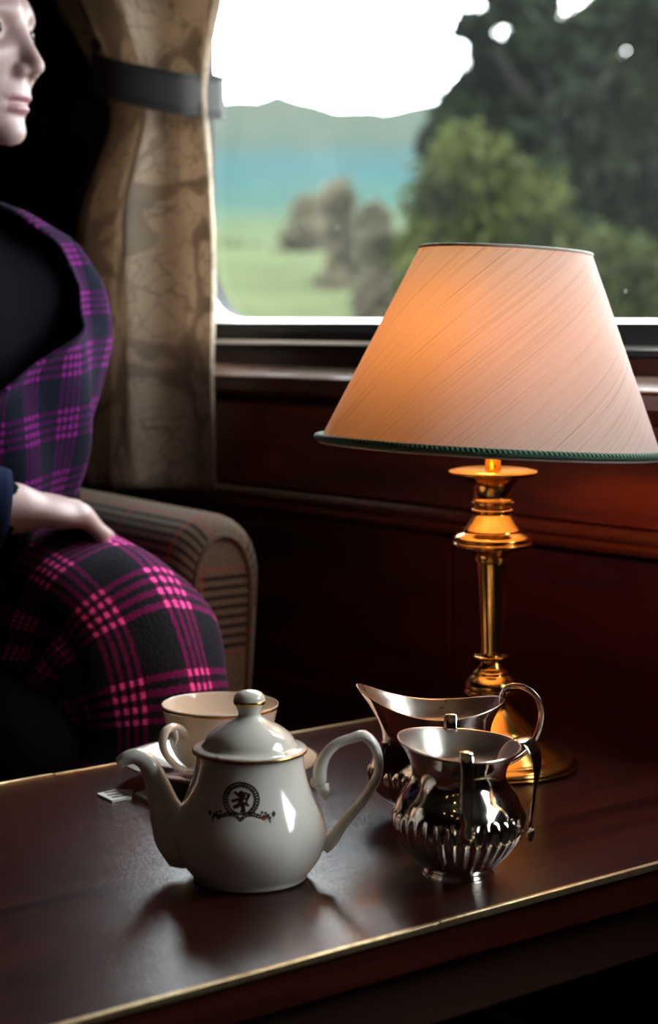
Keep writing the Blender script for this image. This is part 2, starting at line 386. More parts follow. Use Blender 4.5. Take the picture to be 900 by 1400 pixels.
# ------------------------------------------------------------------ carriage shell
WY = 1.40                                     # inner face of the window wall
XB, XE, YL = -2.62, 1.9, -1.35
CEILZ = 2.15
WX0, WX1, WZ0, WZ1 = -2.035, -1.055, H-0.002, H+0.475
struct(box('floor', XB-0.1, XE+0.1, YL-0.1, WY+0.14, -0.06, 0.0, M_CARPET))
struct(box('ceiling', XB-0.1, XE+0.1, YL-0.1, WY+0.14, CEILZ, CEILZ+0.06, M_CEIL))
struct(box('wall_back', XB-0.08, XB, YL, WY, 0, CEILZ, M_WALL))
struct(box('wall_front', XE, XE+0.08, YL, WY, 0, CEILZ, M_WALL))
struct(box('wall_left', XB, XE, YL-0.08, YL, 0, CEILZ, M_WALL))
def round_rect(x0, x1, z0, z1, r, n=10):
    pts = []
    for cx, cz, a0 in ((x1-r, z1-r, 0), (x0+r, z1-r, 90), (x0+r, z0+r, 180), (x1-r, z0+r, 270)):
        for k in range(n+1):
            a = math.radians(a0+90*k/n); pts.append((cx+r*math.cos(a), cz+r*math.sin(a)))
    return pts
WINS = [(WX0, WX1), (-0.72, 0.26)]
def ring_wall(name, outer, inners, y0, y1, mat, parent=None):
    bm = bmesh.new()
    def loop(pts):
        vs = [bm.verts.new((p[0], y0, p[1])) for p in pts]
        return [bm.edges.new((vs[i], vs[(i+1) % len(vs)])) for i in range(len(vs))]
    es = loop(outer)
    for q in inners: es += loop(q)
    bmesh.ops.triangle_fill(bm, use_beauty=True, edges=es)
    ex = bmesh.ops.extrude_face_region(bm, geom=list(bm.faces))
    for v in (g for g in ex['geom'] if isinstance(g, bmesh.types.BMVert)): v.co.y = y1
    return bm_obj(name, bm, mat, parent)
struct(ring_wall('wall_right', [(XB, 0), (XE, 0), (XE, CEILZ), (XB, CEILZ)], [round_rect(a-0.030, b+0.030, WZ0-0.030, WZ1+0.030, 0.125) for a, b in WINS], WY, WY+0.09, M_WALL))
def to_parent(o, p): o.parent = p; o.matrix_parent_inverse = Matrix.Translation(p.location).inverted()
for wi, (wa, wb) in enumerate(WINS):
    win = empty('window_%d' % (wi+1), ((wa+wb)/2, WY+0.05, WZ0)); struct(win)
    win['label'] = ('train window with rounded corners in a black rubber and metal frame beside the curtain', 'second train window along the same wall, past the lamp')[wi]
    def frame_ring(name, profile, mat):
        """sweep a profile [(grow, y)] around the window opening (closed loop)."""
        v, f = [], []; m = len(profile)
        for g, y in profile:
            for p in round_rect(wa-g, wb+g, WZ0-g, WZ1+g, 0.095+g): v.append((p[0], y, p[1]))
        n = len(v)//m
        for i in range(m):
            i2 = (i+1) % m
            for k in range(n):
                k2 = (k+1) % n; f.append((i*n+k, i*n+k2, i2*n+k2, i2*n+k))
        to_parent(mesh_obj(name, v, f, mat, win, smooth=False), win)
    # outer black rubber surround, thin bright bead, pale chamfered reveal
    frame_ring('rubber_surround', [(0.0306, WY+0.07), (0.036, WY-0.004), (0.034, WY-0.010), (0.014, WY-0.0085), (0.0035, WY-0.004), (0.0035, WY+0.07)], M_FRAME)
    frame_ring('metal_bead', [(0.0235, WY-0.009), (0.0275, WY-0.0125), (0.0285, WY-0.0125), (0.029, WY-0.009)], M_ALU)
    frame_ring('glazing_reveal', [(0.006, WY+0.012), (0.0030, WY+0.006), (-0.002, WY+0.045), (0.010, WY+0.06)], M_CREAM_PAINT)
    g = round_rect(wa-0.006, wb+0.006, WZ0-0.006, WZ1+0.006, 0.10)
    to_parent(mesh_obj('pane', [(p[0], WY+0.046, p[1]) for p in g], [list(range(len(g)))], M_GLASS, win, smooth=False), win)
# sill ledge, rail, skirting, raised panels
def moulding(name, prof, x0, x1, mat=M_TRIM):
    n = len(prof); v = [(x, WY-y, z) for x in (x0, x1) for (y, z) in prof]
    f = [(i, (i+1) % n, n+(i+1) % n, n+i) for i in range(n)] + [list(range(n))[::-1], [n+i for i in range(n)]]
    bm = bmesh.new(); vs = [bm.verts.new(p) for p in v]
    for q in f: bm.faces.new([vs[i] for i in q])
    o = struct(bm_obj(name, bm, mat)); return o
def arc(cy, cz, r, a0, a1, n=5): return [(cy+r*math.cos(math.radians(a0+(a1-a0)*k/n)), cz+r*math.sin(math.radians(a0+(a1-a0)*k/n))) for k in range(n+1)]
S = H-0.057
moulding('trim_1', [(-0.004, S+0.002), (0.012, S+0.001), (0.0300, S-0.0105), (0.0305, S-0.0125), (-0.004, S-0.0125)], XB, XE, M_SILL)
moulding('trim_3', [(-0.004, S-0.0126), (0.026, S-0.0126), (0.024, S-0.016), (0.022, S-0.030), (0.014, S-0.040), (0.010, S-0.044), (-0.004, S-0.044)], XB, XE)
RZ = H-0.204
moulding('trim_2', [(-0.004, RZ), (0.010, RZ)] + arc(0.012, RZ-0.007, 0.007, 90, -60) + [(0.013, RZ-0.015), (0.018, RZ-0.019), (0.016, RZ-0.024), (0.008, RZ-0.028), (-0.004, RZ-0.028)], XB, XE)
# panels between sill and rail, one to each bay, and the darker boards below the rail
wr_ = bpy.data.objects['wall_right']
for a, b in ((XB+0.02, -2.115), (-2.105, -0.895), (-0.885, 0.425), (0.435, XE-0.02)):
    box('panel', a, b, WY-0.006, WY+0.004, RZ+0.001, S-0.045, M_PANEL_LIT, wr_, bev=0.002)
    for q in range(2):
        x0 = a+(b-a)*q/2+0.003; x1 = a+(b-a)*(q+1)/2-0.003
        box('dado_board', x0, x1, WY-0.005, WY+0.004, 0.112, RZ-0.029, M_WALL, wr_, bev=0.002)  # darker wood tone carries the shade below the rail
struct(box('baseboard_right', XB, XE, WY-0.016, WY+0.002, 0.0, 0.11, M_TRIM, bev=0.004))

# ------------------------------------------------------------------ table
TX0 = float(on_table(250, 1027)[0]); TX1 = float(on_table(450, 1303)[0])
TY0, TY1 = 0.30, WY-0.012
tbl = empty('table', ((TX0+TX1)/2, (TY0+TY1)/2, 0)); tag(tbl, 'dark mahogany coffee table edged with thin brass strip under the window', 'table')
cx, cy = tbl.location.x, tbl.location.y
hx, hy = (TX1-TX0)/2, (TY1-TY0)/2
box('tabletop', -hx+0.004, hx-0.004, -hy+0.004, hy, TABLE_Z-0.030, TABLE_Z, M_TABLE, tbl)
def strip(x0, x1, y0, y1, z1=TABLE_Z+0.0006): box('edge_strip', x0, x1, y0, y1, TABLE_Z-0.0045, z1, M_STRIP, tbl, bev=0.0006)
ysn = float(on_table(597, 1260)[1])-cy; ysf = float(on_table(75, 1059)[1])-cy
strip(hx-0.0040, hx, -hy, ysn-0.0006); strip(hx-0.0040, hx, ysn+0.0006, hy, TABLE_Z+0.0010)
strip(-hx, -hx+0.0040, -hy, ysf-0.0006, TABLE_Z+0.0012); strip(-hx, -hx+0.0040, ysf+0.0006, hy)
strip(-hx+0.0045, hx-0.0045, -hy, -hy+0.004)
box('apron', -hx+0.03, hx-0.03, -hy+0.03, hy-0.01, TABLE_Z-0.085, TABLE_Z-0.0302, M_LEATHER, tbl, bev=0.003)
v, f, uv = lathe(smooth_profile([(0.0, 0.0), (0.15, 0.0), (0.15, 0.02), (0.07, 0.04), (0.035, 0.08), (0.03, 0.2), (0.045, 0.30), (0.06, TABLE_Z-0.0852)], 5), 32)
mesh_obj('pedestal', v, f, M_LEATHER, tbl)

# ------------------------------------------------------------------ table lamp
def z_at(py, D):                     # height above the table of a pixel row at forward distance D
    s = (py-700)/FPX
    return 0.40 - D*math.tan(math.atan(s)+PITCH)
def place(px, D, dz=0.0):
    p = D*F2 + (px-450)/FPX*D*(math.cos(PITCH)+0.27*math.sin(PITCH))*R2
    return (float(p[0]), float(p[1]), TABLE_Z+dz)
def scale_at(D): return D*1.022/FPX
LD = 1.686
lamp_loc = place(670, LD)
lamp = empty('table_lamp', lamp_loc, YAW); tag(lamp, 'lit brass candlestick table lamp with a pale silk shade standing on the table', 'lamp')
k = scale_at(LD)
def brass_part(name, pts, n=4, smooth=True):
    pr = [(max(0, a)*k, max(0.0, z_at(y, LD))) for a, y in pts]
    if smooth: pr = smooth_profile(pr, n)
    pr = [(max(0.0, r), z) for r, z in pr]
    v, f, uv = lathe(pr, 80); return mesh_obj(name, v, f, M_BRASS, lamp)
brass_part('lamp_base', [(0, 1043), (110, 1043), (116, 1041), (117, 1038), (114, 1034), (107, 1030.5), (103, 1030), (98, 1026), (86, 1018), (76, 1010), (71, 1005), (70, 1001), (66, 998), (60, 994), (50, 984), (38, 972), (27, 962), (22, 957), (22, 955), (0, 955)], 4)
brass_part('lower_knop', [(0, 958), (24, 957), (30, 951), (34, 948), (36.5, 945), (37, 942), (36, 939.5), (36.5, 936), (35, 931), (30, 925), (25, 921), (25, 918), (19, 913), (16, 907), (15, 902), (23, 900), (24.5, 898), (23, 895.5), (0, 895)])
brass_part('column', [(0, 898), (13.5, 898), (13.8, 890), (16, 850), (18.5, 805), (20.8, 772), (21, 768), (23, 766.5), (23, 764), (21, 762), (0, 762)])
brass_part('bell_knop', [(0, 766), (20, 764), (24, 757), (34, 752), (48, 748), (53, 745.5), (53.5, 742), (51, 740), (53, 737), (51, 733), (45, 729), (41, 727), (40, 724), (34, 716), (29, 708), (26, 702), (27.5, 700), (29, 697.5), (27.5, 695), (24, 693), (24.5, 691), (28, 689.5), (29, 687), (27.5, 685), (0, 684)])
brass_part('drip_pan', [(0, 688), (26, 686), (25.5, 680), (27, 670), (32, 660), (42, 653), (55, 650), (59.5, 648), (60.5, 645.5), (58.5, 642.5), (52, 641.5), (46, 640), (30, 639), (12, 639), (0, 639)])
brass_part('candle_tube', [(0, 640), (10.5, 640), (10.5, 612), (10.5, 566), (7, 561), (0, 561)], 2, False)
# shade: its own tilt
sh = empty('lamp_shade', (0, 0, z_at(610, LD))); sh.parent = lamp; sh.rotation_euler = (math.radians(-1.2), math.radians(2.9), 0)
ZB, ZT = 0.0, z_at(341, LD)-z_at(609, LD)
RB, RT = 227*k, 114*k; SX = 6*k
nA, nB = 128, 24; v, f, uv = [], [], []
for j in range(nB+1):
    t = j/nB; r = RB+(RT-RB)*t; z = ZB+(ZT-ZB)*t
    for i in range(nA):
        a = 2*math.pi*i/nA
        v.append((SX*t-SX*0.7+r*math.cos(a), r*math.sin(a), z)); aa = (a-math.pi/2) % (2*math.pi); uv.append((math.sin((aa-math.pi)*0.5)*2*r*0.9, z*1.1))
for j in range(nB):
    for i in range(nA): f.append((j*nA+i, j*nA+(i+1) % nA, (j+1)*nA+(i+1) % nA, (j+1)*nA+i))
mesh_obj('shade_fabric', v, f, M_SHADE, sh, uv=uv)
def hoop(name, t, dr, rz, rr, mat, n=160):
    r = RB+(RT-RB)*t+dr; cxs = SX*t-SX*0.7
    v, f, uv = [], [], []; q = 8
    for i in range(n):
        a = 2*math.pi*i/n
        for j in range(q):
            b = 2*math.pi*j/q
            v.append((cxs+(r+rr*math.cos(b))*math.cos(a), (r+rr*math.cos(b))*math.sin(a), ZB+(ZT-ZB)*t+rz*math.sin(b))); uv.append((a*r, j/q))
    for i in range(n):
        for j in range(q): f.append((i*q+j, ((i+1) % n)*q+j, ((i+1) % n)*q+(j+1) % q, i*q+(j+1) % q))
    return mesh_obj(name, v, f, mat, sh, uv=uv)
hoop('green_braid', 0.006, 0.0030, 0.0034, 0.0042, M_GREEN)
hoop('lower_binding', -0.016, 0.000, 0.0016, 0.0010, M_BINDING)
hoop('upper_binding', 0.997, 0.0003, 0.0014, 0.0010, M_BINDING)
# bulb, holder and gimbal wires inside the shade
v, f, uv = lathe(smooth_profile([(0, 0.0), (0.010, 0.001), (0.012, 0.018), (0.019, 0.032), (0.0225, 0.046), (0.019, 0.062), (0.010, 0.070), (0, 0.0725)], 5), 32)
mesh_obj('bulb', v, f, M_BULB, lamp, loc=(-0.006, -0.008, z_at(558, LD)+0.004)).rotation_euler = (0.42, -0.38, 0)
for ang in (0.3, 0.3+2*math.pi/3, 0.3+4*math.pi/3):
    p0 = (0.011*math.cos(ang), 0.011*math.sin(ang), z_at(588, LD)-z_at(610, LD)); p1 = (SX*0.3+(RT-0.002)*math.cos(ang), (RT-0.002)*math.sin(ang), ZT-0.004)
    v, f, uv = tube([p0, ((p0[0]+p1[0])*0.6, (p0[1]+p1[1])*0.6, p0[2]+0.03), p1], [0.0011]*3, 6); mesh_obj('shade_wire', v, f, M_BRASS, sh)

# ------------------------------------------------------------------ teapot
TD = 1.336
tp = empty('teapot', place(342, TD), YAW); tag(tp, 'cream china teapot with gilt lines and a printed lion crest', 'teapot')
body_prof = smooth_profile([(0.036, 0.0), (0.0405, 0.0015), (0.0425, 0.005), (0.0475, 0.0115), (0.0520, 0.020), (0.0546, 0.029), (0.0548, 0.036), (0.0532, 0.044), (0.0497, 0.053), (0.0455, 0.062), (0.0420, 0.071), (0.0396, 0.080), (0.0386, 0.088), (0.0390, 0.0925)], 6)
prof = [(0.0, 0.0015), (0.033, 0.0015), (0.034, 0.0)] + [tuple(p) for p in body_prof] + [(0.0375, 0.0935), (0.036, 0.090), (0.030, 0.090)]
v, f, uv = lathe(prof, 96); mesh_obj('body', v, f, M_CHINA, tp)
lid_prof = smooth_profile([(0.0405, 0.0930), (0.0408, 0.0945), (0.0400, 0.0960), (0.0370, 0.0968), (0.0345, 0.0972), (0.0328, 0.0992), (0.0308, 0.1030), (0.0268, 0.1072), (0.0212, 0.1110), (0.0150, 0.1142), (0.0104, 0.1168), (0.0082, 0.1190), (0.0080, 0.1208), (0.0090, 0.1240), (0.0108, 0.1275), (0.0113, 0.1300), (0.0106, 0.1330), (0.0080, 0.1355), (0.0040, 0.1368), (0.0, 0.1371)], 6)
lp = [(0.0, 0.0925), (0.036, 0.0920)] + [(max(0.0, a), b) for a, b in lid_prof]
lid = None
v, f, uv = lathe(lp, 96); lid = mesh_obj('lid', v, f, M_CHINA, tp)
def ring_band(name, parent, r0, z0, r1, z1, mat=M_GILT, th=0.0004, n=96, cxy=(0, 0)):
    v, f, uv = lathe([(r0, z0), (r0+th, z0), ((r0+r1)/2+th*1.4, (z0+z1)/2), (r1+th, z1), (r1, z1)], n)
    o = mesh_obj(name, [(p[0]+cxy[0], p[1]+cxy[1], p[2]) for p in v], f, mat, parent); return o
ring_band('gilt_line', lid, 0.0405, 0.0927, 0.0407, 0.0947)
ring_band('gilt_line', lid, 0.0107, 0.1270, 0.0112, 0.1298)
def tp_pt(u, vv):                    # points read in the enlarged view of the pot, on its own mid plane
    return ((u-474)/2.143*scale_at(TD), 0.0, z_at(920+vv/2.143, TD))
sp = [tp_pt(*q) for q in ((335, 545), (292, 512), (254, 462), (222, 385), (197, 310), (174, 264), (142, 245), (113, 250), (92, 263))]
spath = smooth_profile(sp, 6)
rads = np.interp(np.linspace(0, 8, len(spath)), range(9), [0.008, 0.0185, 0.0168, 0.0108, 0.0082, 0.0069, 0.0058, 0.0050, 0.0042])
rads2 = np.interp(np.linspace(0, 8, len(spath)), range(9), [0.008, 0.0150, 0.0138, 0.0098, 0.0080, 0.0070, 0.0064, 0.0060, 0.0056])
v, f, uv = tube(spath, [(b, a) for a, b in zip(rads, rads2)], 24, caps=False, up=(0, 0, 1))
# rounded lip, then turn back inside
n = 24; last = list(range(len(v)-n, len(v))); c = sum((Vector(v[i]) for i in last), Vector())/n
Td = (Vector(spath[-1])-Vector(spath[-3])).normalized(); base = last
for shrink, push in ((0.80, 0.0008), (0.66, -0.0012), (0.55, -0.014)):
    s0 = len(v)
    for i in last: v.append(c+(Vector(v[i])-c)*shrink+Td*push)
    for q in range(n): f.append((base[q], base[(q+1) % n], s0+(q+1) % n, s0+q))
    base = list(range(s0, s0+n))
f.append(base)
mesh_obj('spout', v, f, M_CHINA, tp)
hp = [tp_pt(*q) for q in ((652, 322), (676, 318), (680, 280), (696, 240), (728, 208), (770, 192), (806, 184), (834, 208), (850, 250), (846, 302), (812, 362), (772, 412), (738, 454), (712, 490), (690, 512))]
hpath = smooth_profile(hp, 5)
rr_ = [0.0030, 0.0052, 0.0050, 0.0042, 0.0037, 0.0036, 0.0040, 0.0038, 0.0034, 0.0034, 0.0036, 0.0038, 0.0042, 0.0052, 0.0050]
hr = np.interp(np.linspace(0, 14, len(hpath)), range(15), rr_)
v, f, uv = tube(hpath, [(a*1.25, a) for a in hr], 16, up=(1, 0, 0)); hd = mesh_obj('handle', v, f, M_CHINA, tp)
q0 = tp_pt(803, 190); q1 = tp_pt(813, 170)
v, f, uv = tube([q0, tuple((a+b)/2 for a, b in zip(q0, q1)), q1], [0.0038, 0.0030, 0.0012], 12); mesh_obj('thumb_rest', v, f, M_CHINA, hd)
qa = tp_pt(684, 330); qb = tp_pt(692, 372)
v, f, uv = tube([qa, tuple((a+b)/2+(0.0006 if i == 0 else 0) for i, (a, b) in enumerate(zip(qa, qb))), qb], [0.0055, 0.0042, 0.0014], 12); mesh_obj('handle_tail', v, f, M_CHINA, hd)
# printed crest: cells of a fine grid that fall inside the drawing, laid on the curved body
bz = body_prof[:, 1]; br = body_prof[:, 0]
def cap(p, a, b, r):
    p = np.asarray(p, float); a = np.array(a, float); b = np.array(b, float); d = b-a
    t = np.clip(((p-a)@d)/(d@d+1e-9), 0, 1); return np.linalg.norm(p-a-t[:, None]*d, axis=1) < r
def crest(p):
    x, y = p[:, 0], p[:, 1]; rr = np.hypot(x-435, y-278)
    m = (rr < 182) & (rr > 132) & (y < 430)
    ang = np.arctan2(y-278, x-435); m &= ~((np.abs(rr-157) < 11) & (np.sin(ang*34) > 0.35))
    m |= (rr > 124) & (rr < 129) & (y < 420)
    for a, b, r in (((438, 215), (452, 232), 30), ((448, 240), (430, 300), 26), ((430, 300), (452, 330), 24), ((455, 330), (462, 385), 20), ((430, 318), (375, 352), 18),
                    ((420, 270), (358, 292), 16), ((425, 240), (378, 206), 15), ((470, 310), (505, 332), 13), ((492, 330), (492, 270), 10), ((490, 275), (515, 228), 15),
                    ((478, 205), (505, 225), 10), ((405, 345), (372, 350), 18), ((462, 380), (445, 390), 15), ((495, 290), (470, 262), 8)):
        m |= cap(p, a, b, r)
    yc = 445 - 26*np.sin(np.clip((np.abs(x-432))/190*math.pi, 0, math.pi)) + 26*np.exp(-((x-432)/40)**2)
    m |= (np.abs(x-432) < 205) & (np.abs(y-yc) < 21) & ~((np.abs(y-yc) < 5) & (np.sin(x*0.23) > 0.0))
    for s in (-1, 1):
        for q, r in (((s*225, 455), 26), ((s*262, 440), 22), ((s*285, 462), 15), ((s*205, 405), 14), ((s*240, 412), 13)):
            m |= np.hypot(x-435-q[0], y-q[1]) < r
        m |= (np.abs(x-435-s*322)/24+np.abs(y-428)/34 < 1)
        m |= cap(p, (435+s*275, 465), (435+s*290, 505), 7)
    return m
def decal(name, mask_fn, mat, x0=80, x1=800, y0=80, y1=520, step=4.5, off=0.00022):
    xs = np.arange(x0, x1, step); ys = np.arange(y0, y1, step); gx, gy = np.meshgrid(xs, ys); P = np.stack([gx.ravel(), gy.ravel()], 1)
    keep = P[mask_fn(P)]; v, f, idx = [], [], {}
    def vid(i, j):
        if (i, j) not in idx:
            X = x0+i*step-step/2; Y = y0+j*step-step/2
            z = 0.0680-(Y-280)/6.92*0.000452; r = float(np.interp(z, bz, br))
            a = -math.pi/2 + ((X-435)/6.92-9.0)*0.000497/r
            dr = (np.interp(z+1e-3, bz, br)-np.interp(z-1e-3, bz, br))/2e-3; nl = math.hypot(1, dr)
            v.append(((r+off/nl)*math.cos(a), (r+off/nl)*math.sin(a), z-off*dr/nl)); idx[(i, j)] = len(v)-1
        return idx[(i, j)]
    for x, y in keep:
        i, j = int(round((x-x0)/step)), int(round((y-y0)/step)); f.append((vid(i, j), vid(i, j+1), vid(i+1, j+1), vid(i+1, j)))
    return mesh_obj(name, v, f, mat, tp)
decal('crest_print', crest, M_INK)['label'] = 'dark brown printed crest of a lion in a garter over a ribbon'
decal('crest_red_mark', lambda p: np.hypot(p[:, 0]-665, (p[:, 1]-462)*1.2) < 20, M_INKRED, off=0.0003)

# ------------------------------------------------------------------ cup and saucer
CD = 1.625
cp_loc = np.array(place(302, CD))
sau = empty('saucer', tuple(cp_loc), YAW); tag(sau, 'cream china saucer with a gilt rim under the teacup', 'saucer')
sp_ = [(0, 0.003), (0.028, 0.003), (0.029, 0.0), (0.033, 0.0), (0.034, 0.003), (0.050, 0.0065), (0.068, 0.0125), (0.0835, 0.0190), (0.0848, 0.0200), (0.0835, 0.0207), (0.067, 0.0148), (0.050, 0.0090), (0.036, 0.0062), (0.030, 0.0058), (0.0, 0.0058)]
v, f, uv = lathe([(max(0, a), b) for a, b in smooth_profile(sp_, 3)], 96); mesh_obj('dish', v, f, M_CHINA, sau)
ring_band('gilt_line', sau, 0.0836, 0.0194, 0.0838, 0.0209, th=0.0010)
cup = empty('teacup', (cp_loc[0], cp_loc[1], cp_loc[2]+0.0060), YAW); tag(cup, 'cream china teacup with a gilt rim on the saucer behind the teapot', 'cup')
cpo = [(0, 0.003), (0.019, 0.003), (0.020, 0.0), (0.0235, 0.0), (0.024, 0.003), (0.026, 0.006), (0.036, 0.013), (0.0425, 0.024), (0.0455, 0.036), (0.0475, 0.048), (0.0498, 0.058), (0.0506, 0.0618), (0.0498, 0.0624), (0.0484, 0.0580), (0.0462, 0.048), (0.0440, 0.036), (0.0405, 0.024), (0.033, 0.0135), (0.018, 0.0085), (0, 0.0080)]
v, f, uv = lathe([(max(0, a), b) for a, b in smooth_profile(cpo, 4)], 96); mesh_obj('bowl', v, f, M_CHINA, cup)
ring_band('gilt_line', cup, 0.0497, 0.0588, 0.0504, 0.0612, th=0.0005)
ha = math.radians(-127); hdv = Vector((math.cos(ha), math.sin(ha), 0))
hpts = [(0.044, 0.040), (0.050, 0.047), (0.060, 0.052), (0.0705, 0.0500), (0.0745, 0.041), (0.071, 0.031), (0.062, 0.022), (0.052, 0.0145), (0.041, 0.0105), (0.034, 0.0120)]
hw = smooth_profile([(hdv.x*a, hdv.y*a, b) for a, b in hpts], 6); hr = np.interp(np.linspace(0, 9, len(hw)), range(10), [0.0028, 0.0036, 0.0034, 0.0032, 0.0030, 0.0028, 0.0028, 0.0030, 0.0034, 0.0030])
v, f, uv = tube(hw, [(a*1.35, a) for a in hr], 14, up=(0, 0, 1)); ch = mesh_obj('handle', v, f, M_CHINA, cup)
v, f, uv = tube([hdv*0.060+Vector((0, 0, 0.050)), hdv*0.0570+Vector((0, 0, 0.042)), hdv*0.0590+Vector((0, 0, 0.036))], [0.0030, 0.0022, 0.0010], 10); mesh_obj('handle_spur', v, f, M_CHINA, ch)
# teaspoon lying in the saucer
ts = empty('teaspoon', tuple(cp_loc), YAW); tag(ts, 'small silver teaspoon resting on the saucer beside the cup', 'teaspoon')
b0 = np.array([-0.046, -0.040]); dr = np.array([0.42, -0.90]); dr /= np.linalg.norm(dr)
# ------------------------------------------------------------------ paper packet beside the saucer
pa = [on_table(*q) for q in ((133, 1088), (160, 1082), (183, 1083), (180, 1093), (153, 1098))]
pc = sum(pa)/5
pk = empty('paper_sachet', tuple(pc)); tag(pk, 'small white paper sachet with grey print lying beside the saucer', 'sachet')
def poly_plate(name, pts, z0, z1, mat, parent, lift=0.0):
    n = len(pts); v = [(p[0], p[1], z0+lift*i/(n-1)) for i, p in enumerate(pts)] + [(p[0], p[1], z1+lift*i/(n-1)) for i, p in enumerate(pts)]
    f = [list(range(n))[::-1], [n+i for i in range(n)]] + [(i, (i+1) % n, n+(i+1) % n, n+i) for i in range(n)]
    bm = bmesh.new(); vs = [bm.verts.new(p) for p in v]
    for q in f: bm.faces.new([vs[i] for i in q])
    return bm_obj(name, bm, mat, parent)
poly_plate('paper', [p-pc for p in pa], 0.0002, 0.0022, M_PAPER, pk)
for (a, b) in (((143, 1087.5), (160, 1085)), ((147, 1091), (170, 1087.5)), ((153, 1094), (164, 1092)), ((166, 1091.5), (176, 1089.5))):
    A, B = on_table(*a)-pc, on_table(*b)-pc; d = (B-A)/np.linalg.norm(B-A); nn = np.array([-d[1], d[0], 0])*0.0022
    poly_plate('print_line', [A-nn, B-nn, B+nn, A+nn], 0.00222, 0.0024, M_PRINT, pk)
p2 = [on_table(*q) for q in ((184, 1089), (203, 1083), (222, 1090), (206, 1100))]
pc2 = sum(p2)/4
pk2 = empty('folded_sachet', tuple(pc2)); tag(pk2, 'plain white folded sachet half hidden behind the teapot spout', 'sachet')
poly_plate('paper', [p-pc2 for p in p2], 0.0002, 0.0030, M_PAPER, pk2)
poly_plate('flap', [(p-pc2)*0.55+np.array([0.001, 0.001, 0]) for p in p2], 0.0031, 0.0040, M_PAPER, pk2)
def spoon(parent, b0, dr, z0, z1):
    v, f = [], []; n, m = 20, 7
    sd = np.array([-dr[1], dr[0]])
    for i in range(m+1):
        t = i/m
        for kk in range(n):
            a = 2*math.pi*kk/n; px, py = 0.0155*t*math.cos(a), 0.0105*t*math.sin(a)
            v.append((b0[0]+dr[0]*px+sd[0]*py, b0[1]+dr[1]*px+sd[1]*py, z0-0.0045*(1-t*t)))
    for i in range(m):
        for kk in range(n): f.append((i*n+kk, i*n+(kk+1) % n, (i+1)*n+(kk+1) % n, (i+1)*n+kk))
    o = mesh_obj('spoon_bowl', v, f, M_SILVER, parent); md = o.modifiers.new('thick', 'SOLIDIFY'); md.thickness = 0.0009; md.offset = 1
    pts = [(*(b0+dr*s), z0+(z1-z0)*t+0.002*math.sin(t*math.pi)) for s, t in ((0.013, 0), (0.025, 0.15), (0.05, 0.5), (0.075, 0.8), (0.09, 1.0))]
    v, f, uv = tube(smooth_profile(pts, 4), [(w, 0.0008) for w in np.interp(np.linspace(0, 4, 17), range(5), [0.0022, 0.0016, 0.002, 0.004, 0.0035])], 10, up=(0, 0, 1))
    mesh_obj('spoon_handle', v, f, M_SILVER, parent)
spoon(ts, np.array([-0.050, -0.026]), np.array([0.75, -0.66])/np.hypot(0.75, 0.66), 0.0165, 0.0225)

# ------------------------------------------------------------------ silver sugar bowl, tongs, cream jug
def ss(t): t = min(1, max(0, t)); return t*t*(3-2*t)
def flute_mod(kx=1.0, ky=1.0, zlo=0.010, zhi=0.050, nf=30, depth=0.0022, rim=None, zrim=0.07):
    def mod(a, i, r, z):
        w = 0.0
        if zlo < z < zhi: w = ss((z-zlo)/0.012)*ss((zhi-z)/0.006)
        rr = r + w*depth*(abs(math.sin(a*nf/2))-0.5)*1.4
        x, y, zz = rr*kx*math.cos(a), rr*ky*math.sin(a), z
        if rim and z > zrim: x, y, zz = rim(a, x, y, z, ss((z-zrim)/0.03))
        return (x, y, zz)
    return mod
def vessel(name, parent, outer, inner, mod):
    po = smooth_profile(outer, 7); pi_ = smooth_profile(inner, 5)
    v, f, uv = lathe([(max(0, a), b) for a, b in po], 180, mod); o = mesh_obj(name, v, f, M_SILVER, parent)
    v, f, uv = lathe([(max(0, a), b) for a, b in pi_], 120, mod); mesh_obj('lining', v, f, M_SILVER_IN, o)
    return o
def ribbon(name, pts, widths, thick, parent, mat=M_SILVER, up=(0, 0, 1), n=7):
    P = smooth_profile(pts, n); w = np.interp(np.linspace(0, len(pts)-1, len(P)), range(len(pts)), widths)
    v, f, uv = tube(P, [(a, thick) for a in w], 14, up=up); return mesh_obj(name, v, f, mat, parent)
BD = 1.350
sb_loc = place(627, BD)
sb = empty('sugar_bowl', sb_loc, YAW); tag(sb, 'small round fluted silver sugar bowl in front of the cream jug', 'sugar bowl')
def rim_b(a, x, y, z, t): # gently waved rim, drawn out left and right
    return (x*(1+0.03*t), y*(1+0.06*t), z-0.003*t*math.cos(a)+0.0015*t*math.cos(2*a))
bo = [(0, 0.0005), (0.024, 0.0), (0.0252, 0.0008), (0.0248, 0.0025), (0.0240, 0.0045), (0.029, 0.009), (0.038, 0.020), (0.0445, 0.030), (0.0468, 0.039), (0.0462, 0.047), (0.0430, 0.056), (0.0375, 0.064), (0.0345, 0.070), (0.0340, 0.076), (0.0360, 0.083), (0.0400, 0.090), (0.0430, 0.0945), (0.0434, 0.0955)]
bi = [(0.0434, 0.0955), (0.0424, 0.0958), (0.0388, 0.0905), (0.0347, 0.083), (0.0328, 0.076), (0.0333, 0.070), (0.0362, 0.064), (0.0415, 0.056), (0.0445, 0.047), (0.0450, 0.039), (0.0425, 0.030), (0.036, 0.020), (0.024, 0.012), (0, 0.010)]
vessel('bowl', sb, bo, bi, flute_mod(1, 1.22, 0.008, 0.050, 34, 0.0026, rim_b, 0.068))
